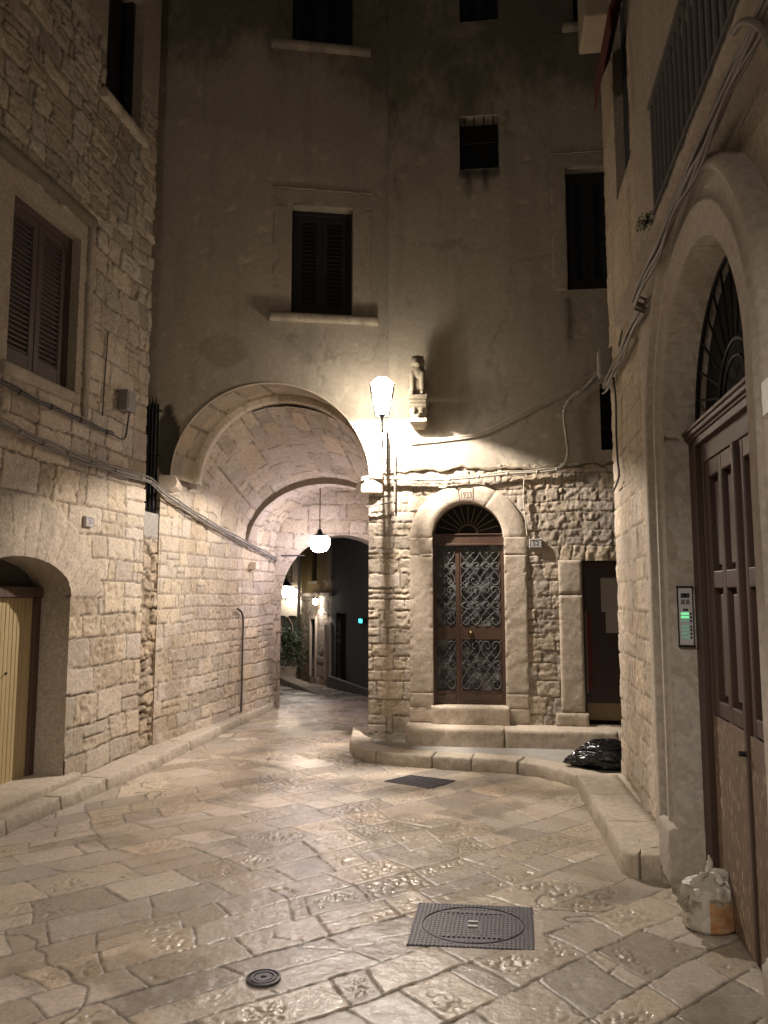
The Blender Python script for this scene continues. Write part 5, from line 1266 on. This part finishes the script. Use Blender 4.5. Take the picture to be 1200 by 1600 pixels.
cable(RW, [(1146, 52), (1160, 34), (1180, 36), (1200, 60), (1210, 90)], .012, M_CABLE, 'loop of cable hanging over the top of the portal wall', .16)
def leaf_clump(name, label, cat, C, R_s, n_, sz, seed, mat=M_LEAF, stems=True, group=None, up_=.6):
    th = thing(name, label, cat, C, group); rs = random.Random(seed); m_ = MB(); s__ = MB()
    for i in range(n_):
        d = Vector((rs.gauss(0, 1), rs.gauss(0, 1), rs.gauss(up_, .8))); d.normalize(); rr = rs.uniform(.25, 1)**.6
        q = Vector(C)+Vector((d.x*R_s[0], d.y*R_s[1], d.z*R_s[2]))*rr
        if stems and i % 9 == 0: s__.tube(smoothpath([Vector(C), (Vector(C)+q)/2+Vector((0, 0, .02)), q], 3), .0035, 5)
        for k in range(3):
            a = Vector((rs.uniform(-1, 1), rs.uniform(-1, 1), rs.uniform(-.5, .8))).normalized(); b = a.cross(Vector((rs.uniform(-1, 1), rs.uniform(-1, 1), 1))).normalized()
            c = q+Vector((rs.uniform(-1, 1), rs.uniform(-1, 1), rs.uniform(-1, 1)))*sz; l_ = sz*rs.uniform(.7, 1.4)
            nrm = a.cross(b)
            m_.add([c, c+a*l_*.5+b*l_*.28-nrm*l_*.05, c+a*l_, c+a*l_*.5-b*l_*.28-nrm*l_*.05], [(0, 1, 2, 3)])
    m_.build('leaves', mat, th); s__.build('stems', M_SOIL, th); return th
wd = RW.W(*RW.at(1012, 350, .09), .09); leaf_clump('weed', 'small dark weed growing out of the string course', 'plant', wd, (.06, .09, .06), 110, .014, 5)
wd2 = RW.W(*RW.at(1020, 405, .06), .06); leaf_clump('weed', 'tiny weed tuft below the cables, left of the portal arch', 'plant', wd2, (.04, .05, .04), 20, .014, 6)

# ================================================================ COVERS IN THE PAVING
def cover_frame(c4, z=.008):
    return [Vector((q[0], q[1], z)) for q in c4]
def bil(c4, a, b, z):
    P = [Vector((q[0], q[1], z)) for q in c4]; return (P[0]*(1-a)+P[1]*a)*(1-b)+(P[3]*(1-a)+P[2]*a)*b
sq = [(.187, 4.375), (.79, 4.31), (.705, 3.81), (.105, 3.87)]
mc = thing('manhole_cover', 'large square iron manhole cover with ribbed circular centre', 'manhole cover', (.45, 4.1, 0))
m_ = MB(); zc = .004; m_.hexa([bil(sq, 0, 0, -.04), bil(sq, 1, 0, -.04), bil(sq, 1, 1, -.04), bil(sq, 0, 1, -.04), bil(sq, 0, 0, zc), bil(sq, 1, 0, zc), bil(sq, 1, 1, zc), bil(sq, 0, 1, zc)]); m_.build('cover_plate', M_CAST, mc, bevel=.003)
m_ = MB(); nx_, ny_ = 30, 20
for i in range(nx_):
    for j in range(ny_):
        a = (i+.5)/nx_; b = (j+.5)/ny_; rr = math.hypot((a-.5), (b-.5)); ins = rr < .405; ring_ = abs(rr-.42) < .022
        if ring_ or (abs(a-.5) < .06 and abs(b-.5) < .08): continue
        if ins and (abs(b-.22) < .05 or abs(b-.78) < .05) and abs(a-.5) < .25: continue
        w_, h_ = .22/nx_, .36/ny_
        q = [bil(sq, a-w_, b-h_, zc+.0), bil(sq, a+w_, b-h_, zc), bil(sq, a+w_, b+h_, zc), bil(sq, a-w_, b+h_, zc)]; m_.hexa(q+[p_+Vector((0, 0, .0028)) for p_ in q])
m_.build('ribs', M_CAST, mc)
m_ = MB(); m_.tube([bil(sq, .5+.42*math.cos(t_*math.pi/32), .5+.42*math.sin(t_*math.pi/32), zc+.001) for t_ in range(64)], .004, 5, closed=True); m_.build('groove_ring', M_CAST, mc)
rs = random.Random(8)
for bb_ in (.22, .78):
    m_ = MB()
    for i in range(12):
        a = .28+i*.04; x = rs.uniform(-.006, .006); q = [bil(sq, a-.011, bb_-.03+x, zc), bil(sq, a+.011, bb_-.03-x, zc), bil(sq, a+.011, bb_+.03, zc), bil(sq, a-.011, bb_+.03+x, zc)]; m_.hexa(q+[p_+Vector((0, 0, .006)) for p_ in q])
    m_.build('raised_lettering', M_CAST, mc)
M_BRI = plain('bright_worn_iron', (.40, .40, .39), .4, .5)
for bb_ in (.45, .56): m_ = MB(); q = [bil(sq, .46, bb_-.015, zc), bil(sq, .54, bb_-.015, zc), bil(sq, .54, bb_+.015, zc), bil(sq, .46, bb_+.015, zc)]; m_.hexa(q+[p_+Vector((0, 0, .007)) for p_ in q]); m_.build('lifting_bar', M_BRI, mc)
sq2 = [(.24, 7.35), (.65, 7.13), (.41, 6.85), (.0, 7.12)]
m_ = MB(); m_.hexa([bil(sq2, a, b, z) for z in (-.03, .005) for a, b in ((0, 0), (1, 0), (1, 1), (0, 1))])
o = m_.build('manhole_cover', M_CAST, base=(.32, 7.1, 0), bevel=.003); tagp(o, 'smaller flat iron cover near the kerb below the arched door', 'manhole cover')
m_ = MB()
for i in range(10):
    for j in range(8):
        a, b = (i+.5)/10, (j+.5)/8; q = [bil(sq2, a+da, b+db, .005) for da, db in ((-.03, -.03), (.03, -.03), (.03, .03), (-.03, .03))]; m_.hexa(q+[p_+Vector((0, 0, .004)) for p_ in q])
m_.build('studs', M_CAST, o)
cc = Vector((-.52, 3.54, .001)); m_ = MB(); m_.lathe(cc, [(.074, -.03), (.074, .010), (.064, .013), (.062, .007), (.056, .007), (.054, .012), (.045, .012), (.043, .007), (.038, .007), (.036, .011), (.012, .011), (.010, .006)], 40)
o = m_.build('manhole_cover', M_CAST, base=cc, smooth=False); tagp(o, 'small round iron valve cover set in the paving', 'valve cover')
m_ = MB(); m_.box(Frame(cc.x, cc.y, 1, .3), -.012, .012, .010, .014, -.003, .003); m_.build('keyhole', M_DARK, o)

# ================================================================ BAGS
def lump(fn, nU=90, nV=60):
    U = np.linspace(0, 2*math.pi, nU); V = np.linspace(0, 1, nV); UU, VV = np.meshgrid(U, V, indexing='ij'); P = fn(UU, VV); return P
def bag_black():
    def fn(U, V):
        th = V*math.pi; x = np.sin(th)*np.cos(U); y = np.sin(th)*np.sin(U); z = -np.cos(th)
        wr = .10*(np.abs(fbm(x*2+y+5, z*3+x*2, .35, 301, 4)-.5)*2)+.07*np.abs(np.sin(U*5+z*3+4*fbm(x, y, .8, 303, 2)))*np.clip(-x*.5+.7, 0, 1)
        r = 1-wr; X = x*.30*r; Y = y*.20*r; Z = .12+np.maximum(z*.145*r, -.115)
        # neck gathered towards the left
        k = np.clip((-x-.35)/.65, 0, 1)**1.6; X = X-.10*k; Y = Y*(1-.45*k); Z = Z*(1-.55*k)
        Z = np.where(Z < .006, .004+.004*fbm(X, Y, .05, 305, 2), Z)
        return np.stack([X, Y, Z], -1)
    return lump(fn, 160, 110)
P = bag_black(); ba = R_(-6); ca, sa = math.cos(ba), math.sin(ba); O = np.array([2.0, 7.17, .10])
P = np.stack([P[..., 0]*ca-P[..., 1]*sa, P[..., 0]*sa+P[..., 1]*ca, P[..., 2]], -1)+O
o = grid_object('rubbish_bag', [(P, np.ones(P.shape)*.01, None, False)], M_BLACKBAG, base=tuple(O)); tagp(o, 'shiny black bin bag slumped on the pavement behind the right corner', 'rubbish bag', 'rubbish bags')
# white and orange carrier bag by the portal
bc = Vector((1.632, 4.07, 0)); wb = thing('rubbish_bag', 'small knotted white carrier bag with an orange wrapper in front of the portal', 'rubbish bag', bc, 'rubbish bags')
def fnw(U, V):
    r = .135*(1-.10*V)*(1+.07*np.sin(2*U+.6))*np.where(V > .72, 1-.95*((V-.72)/.28)**1.5, 1)*np.where(V < .06, .86+.14*(V/.06), 1)
    r = r*(1+.06*np.sin(U*13+5*fbm(U, V, .4, 311, 2))*sstep(.45, .9, V)+.05*(fbm(np.cos(U)*1.5+3, V*2+np.sin(U)*1.5, .25, 313, 3)-.5))
    z = .27*V-.015*(V > .8)*0+.01*np.sin(U*3)*sstep(.5, .8, V)
    z = np.where(V > .72, .194+.035*((V-.72)/.28)**.6+.028*((V-.72)/.28)**3, z)
    return np.stack([bc.x+r*np.cos(U), bc.y+r*np.sin(U), .006+z], -1)
P = lump(fnw, 120, 70); ang = np.linspace(0, 2*math.pi, 120)[:-1]
cellU = np.repeat(((ang+math.pi/119) % (2*math.pi))[:, None], 69, 1); cellV = np.repeat(((np.arange(69)+.5)/69)[None], 119, 0)
seam = .045*np.sin(cellU*7)*0
isor = (cellU > R_(248)) & (cellU < R_(350)); isor = isor & (cellV < .54+.03*np.sin(cellU*9))
isw = (cellV >= .60+.03*np.sin(cellU*6)) | ((cellU > R_(233)) & (cellU <= R_(248))); iscl = ~isor & ~isw; isw = isw & ~isor
Cw = np.ones(P.shape)*.5
grid_object('white_film', [(P, Cw, isw, False)], M_WBAG, wb); grid_object('clear_film', [(P, Cw, iscl, False)], M_CBAG, wb); grid_object('orange_wrapper', [(P, Cw, isor, False)], M_ORANGE, wb)
m_ = MB(); tp = bc+Vector((.0, 0, .255)); 
def ear(pts, wd, th_, sd):
    P_ = smoothpath([tp+Vector(q) for q in pts], 5); n_ = len(P_); V = []; rs_ = random.Random(sd)
    for i_, q in enumerate(P_):
        t_ = i_/(n_-1); w__ = wd*(math.sin(math.pi*min(1, .15+.85*t_))**.6+.12)*(1+.25*rs_.uniform(-1, 1)); d_ = (P_[min(i_+1, n_-1)]-P_[max(i_-1, 0)]).normalized(); x_ = d_.cross(Vector((.2, 1, .1))).normalized(); y_ = d_.cross(x_)
        for a_ in range(8):
            an = a_*math.pi/4; V.append(q+x_*w__*math.cos(an)*(1+.2*rs_.uniform(-1, 1))+y_*th_*math.sin(an)*(1+.5*rs_.uniform(-1, 1)))
    m_.add(V, [[i_*8+a_, i_*8+(a_+1) % 8, (i_+1)*8+(a_+1) % 8, (i_+1)*8+a_] for i_ in range(n_-1) for a_ in range(8)]+[list(range(8))[::-1], [(n_-1)*8+a_ for a_ in range(8)]])
ear([(0, 0, -.02), (.003, 0, .02), (.012, 0, .055), (.006, 0, .09)], .014, .008, 1)
ear([(0, 0, -.01), (.045, -.03, .012), (.08, -.035, .0), (.105, -.03, -.03)], .026, .007, 2)
ear([(0, 0, -.01), (-.04, -.04, .005), (-.08, -.05, -.015), (-.11, -.045, -.045)], .022, .006, 3)
ear([(0, 0, -.01), (.02, -.05, .0), (.03, -.09, -.02)], .02, .006, 4)
m_.build('knot', M_WBAG, wb, smooth=True)
m_ = MB(); ear([(-.09, -.06, -.08), (-.125, -.06, -.06), (-.15, -.055, -.075), (-.155, -.05, -.11), (-.13, -.05, -.16)], .030, .006, 9); m_.build('bag_flap', M_CBAG, wb, smooth=True)
# lump under step of the dark door
# ================================================================ BEYOND THE PASSAGE
ZF = -.33
f0 = onz(570, 1086, -.12); f1 = onz(468, 1062, ZF); print('far', f0, f1)
FY = Frame(f1.x, f1.y, f0.x-f1.x, f0.y-f1.y); FYL = (f0-f1).length
def far_wall(fr, s0, s1, z0, z1, pat, holes, step=.04): return wall_grid(fr, s0, s1, z0, z1, step, pat, [q for h_ in holes for q in h_[:2]], [q for h_ in holes for q in h_[2:]], holes, [], skirt=.4)
yb = thing('yellow_house', 'narrow yellow plastered house with stone ground floor beyond the passage', 'building', FY.W(0, ZF))
ex = lambda u, v: FY.at(u, v)
sG = ex(518, 950)[0]
zc1 = ex(490, 930)[1]
dA1 = (ex(486, 1000)[0], ex(493.5, 1000)[0], ex(490, 1058)[1], ex(490, 967)[1]); dB1 = (ex(509, 1000)[0], ex(517, 1000)[0]-.02, ex(512, 1060)[1], ex(512, 976)[1])
wA1 = (ex(487, 880)[0], ex(495, 880)[0], ex(490, 908)[1], ex(490, 908)[1]+1.2); wB1 = (ex(511, 880)[0], ex(517, 880)[0], ex(512, 906)[1], ex(512, 906)[1]+1.2)
def pat_y(S, Z):
    h, c, d = masonry(S, Z, 401, row=(.2, .32), wid=(.25, .6), joint=.014, warp=.03, depth=.022, rough=.016, tone=.14, base=STONE*.9)
    k = (Z > zc1)*1.; t = 1+.15*(fbm(S, Z, .6, 403, 3)-.5); yc = t[..., None]*np.array([.42, .30, .13]); kk = k[..., None]
    return h*(1-k), c*(1-kk)+yc*kk, d
grid_object('wall', far_wall(FY, 0, sG, ZF-.2, 7.5, pat_y, [dA1, dB1, wA1, wB1]), M_STONE, yb)
for q in (dA1, dB1):
    m_ = MB(); m_.box(FY, q[0], q[1], q[2], q[3], -.14, -.09); dq = m_.build('door', M_DWOOD, yb); m_ = MB(); m_.box(FY, q[0]-.06, q[0], q[2], q[3]+.06, -.02, .03).box(FY, q[1], q[1]+.06, q[2], q[3]+.06, -.02, .03).box(FY, q[0], q[1], q[3], q[3]+.06, -.02, .03); m_.build('door_frame', M_TRIM, dq)
for q in (wA1, wB1):
    m_ = MB(); m_.box(FY, q[0], q[1], q[2], q[3], -.12, -.08); dq = m_.build('window', M_SHUTD, yb); m_ = MB(); m_.box(FY, q[0]-.05, q[1]+.05, q[2]-.06, q[2], -.02, .07); m_.build('window_sill', M_TRIM, dq)
m_ = MB(); m_.box(FY, -.02, sG, zc1-.03, zc1+.05, -.02, .06); m_.build('string_course', M_TRIM, yb)
m_ = MB(); m_.tube([FY.W(.05, ZF, .05), FY.W(.05, 7.3, .05)], .04, 8); m_.build('drainpipe', M_CABLE, yb, smooth=True)
gb_ = thing('grey_house', 'dark grey plastered house wall just past the passage, right side', 'building', FY.W(sG, 0))
def pat_g(S, Z):
    h = .01*(fbm(S, Z, .5, 411, 3)-.5); t = 1+.35*(fbm(S, Z, .7, 413, 4)-.5); return h, t[..., None]*np.array([.10, .095, .092]), None
gd = (ex(525, 1000)[0], ex(541, 1000)[0], ex(530, 1070)[1], ex(530, 958)[1])
grid_object('wall', far_wall(FY, sG, FYL+2.6, -.4, 7.0, pat_g, [gd]), M_PLAST, gb_)
m_ = MB(); m_.box(FY, gd[0], gd[1], gd[2], gd[3], -.15, -.10); m_.build('door', M_DARK, gb_)
m_ = MB(); m_.box(FY, sG+.0, FYL+2.6, -.4, .02, 0, .09); m_.build('base_course', plain('dark_plinth', (.14, .13, .12), .8), gb_, bevel=.01)
o = grid_object('kerb', [kerb_grid([(FY.W(a, 0, .40).x, FY.W(a, 0, .40).y) for a in (-.1, .8, 1.8, 2.8, 4.0, 5.5)], .38, -.45, -.13, (.7, 1.2), 31, base=KB*.8, side=-1)], M_DRESS)
P3 = None
tagp(o, kind='structure')
# white house across the end, lit by its lanterns
FWh = Frame(-4.8, 18.9, 1, .02); wh = thing('white_house', 'pale house with arched openings and an iron balcony at the end of the lane', 'building', FWh.W(0, ZF))
ex2 = lambda u, v: FWh.at(u, v)
a1_ = ex2(457, 1000); aw_ = .26; ac_ = ex2(456, 1000)[0]; asp_ = ex2(456, 985)[1]
sdA = arch_sdf(ac_, asp_, aw_, aw_+.1, ZF); ac2 = ex2(440, 1000)[0]; sdB = arch_sdf(ac2, asp_, aw_, aw_+.1, ZF)
def pat_w(S, Z):
    h = .012*(fbm(S, Z, .5, 421, 3)-.5); t = 1+.18*(fbm(S, Z, .7, 423, 4)-.5); return h, t[..., None]*np.array([.50, .46, .38]), None
gw = wall_grid(FWh, 0, 4.6, ZF-.2, 7.5, .035, pat_w, [], [], [], [sdA, sdB], skirt=.3)
for cq in (ac_, ac2): gw.append(reveal(FWh, [(cq-aw_, ZF), (cq-aw_, asp_)]+arc(cq, asp_, aw_, aw_+.1, 20)+[(cq+aw_, asp_), (cq+aw_, ZF)], 0, -.25, 425, STONE))
grid_object('wall', gw, M_PLAST, wh)
for cq in (ac_, ac2):
    m_ = MB(); m_.box(FWh, cq-aw_, cq+aw_, ZF, asp_+aw_+.1, -.26, -.22); m_.build('door', plain('pale_green_door', (.20, .22, .20), .6), wh)
bz_ = ex2(450, 910)[1]; bx1 = ex2(460, 900)[0]; m_ = MB(); m_.box(FWh, .3, bx1, bz_-.08, bz_, 0, .55); bslab = m_.build('balcony_slab', M_TRIM, wh)
m_ = MB(); x = .4
while x < bx1: m_.tube([FWh.W(x, bz_, .5), FWh.W(x, bz_+.75, .5)], .014, 6); x += .11
m_.tube([FWh.W(.4, bz_+.75, .5), FWh.W(bx1, bz_+.75, .5)], .02, 6); m_.tube([FWh.W(.4, bz_+.12, .5), FWh.W(bx1, bz_+.12, .5)], .015, 6); m_.build('railing', M_GREYMETAL, bslab)
m_ = MB(); m_.box(FWh, bx1-1.1, bx1-.25, bz_, bz_+1.6, -.02, .012); m_.build('balcony_door', M_SHUTD, wh)
# house side between white and yellow
# lanterns far away
def small_lamp(u, v, Y, name, label, pw, r=.05, wall=None, sc=.8):
    P = ony(u, v, Y); return lantern(name, label, P, sc, pw, pw*.15, R_(80), group='small lamps beyond the passage', pane=M_PANE2, bulb=M_BULB2)
l1 = small_lamp(446.5, 922, 17.6, 'wall_lantern', 'small four-sided lantern seen at the left pier of the passage end', 8)
m_ = MB(); P = ony(446.5, 922, 17.6); m_.tube([P+Vector((0, 0, .28)), P+Vector((0, .1, .42)), P+Vector((0, 1.3, .42))], .012, 6); m_.build('bracket', M_IRON, l1)
def sconce(P, fr, label, pw, col=WARM, e=25):
    th = thing('wall_lamp', label, 'wall lamp', P, 'small lamps beyond the passage'); m_ = MB(); m_.lathe(P, [(.02, -.07), (.05, -.05), (.06, .02), (.045, .06), (.01, .07)], 12); m_.build('glass', emit('lamp_glass', (1, .88, .72), e), th, smooth=True)
    m_ = MB(); m_.lathe(P+Vector((0, 0, .07)), [(.07, 0), (.06, .02), (.02, .04)], 12); m_.tube([P+Vector((0, 0, .09)), P+Vector((0, 0, .09))-fr.n*.16], .01, 6); m_.build('cap', M_IRON, th)
    spot_light('lamp_light', P+Vector((0, 0, -.09)), pw, R_(75), col, th); point_light('lamp_glow', P+fr.n*.10, pw*.12, col, th)
s_, z_ = ex(466, 925); sconce(FWh.W(ex2(463, 925)[0], ex2(463, 925)[1], .16), FWh, 'glaring wall lamp on the pale house, left of the yellow house', 12)
s_, z_ = ex(502, 940); sconce(FY.W(s_, z_, .13), FY, 'small wall lamp between the two doors of the yellow house', 9, (1, .86, .80))
# cyan light
m_ = MB(); s_, z_ = ex(571, 970); m_.box(FY, s_-.07, s_+.12, z_-.05, z_+.05, .0, .10); o = m_.build('sign_box', M_DARK, base=FY.W(s_, z_, 0)); tagp(o, 'small glowing cyan sign light on the dark grey house', 'sign')
m_ = MB(); m_.box(FY, s_-.06, s_+.11, z_-.035, z_+.035, .10, .106); m_.build('lit_face', M_CYAN, o)
# potted shrub and planter
pp = onz(452, 1064, ZF+.02); pp = Vector((pp.x+.02, pp.y-.35, ZF+.02))
pl = leaf_clump('potted_plant', 'leafy green shrub in a square pale planter at the end of the lane', 'potted plant', pp+Vector((0, 0, .55)), (.38, .3, .75), 420, .07, 12)
m_ = MB(); m_.lathe(pp, [(.24, 0), (.27, .33), (.28, .34), (.28, .38), (.25, .38), (.24, .33)], 4); m_.build('planter', M_TRIM, pl)
print('objects', len(bpy.data.objects), 'verts', sum(len(m.vertices) for m in bpy.data.meshes))
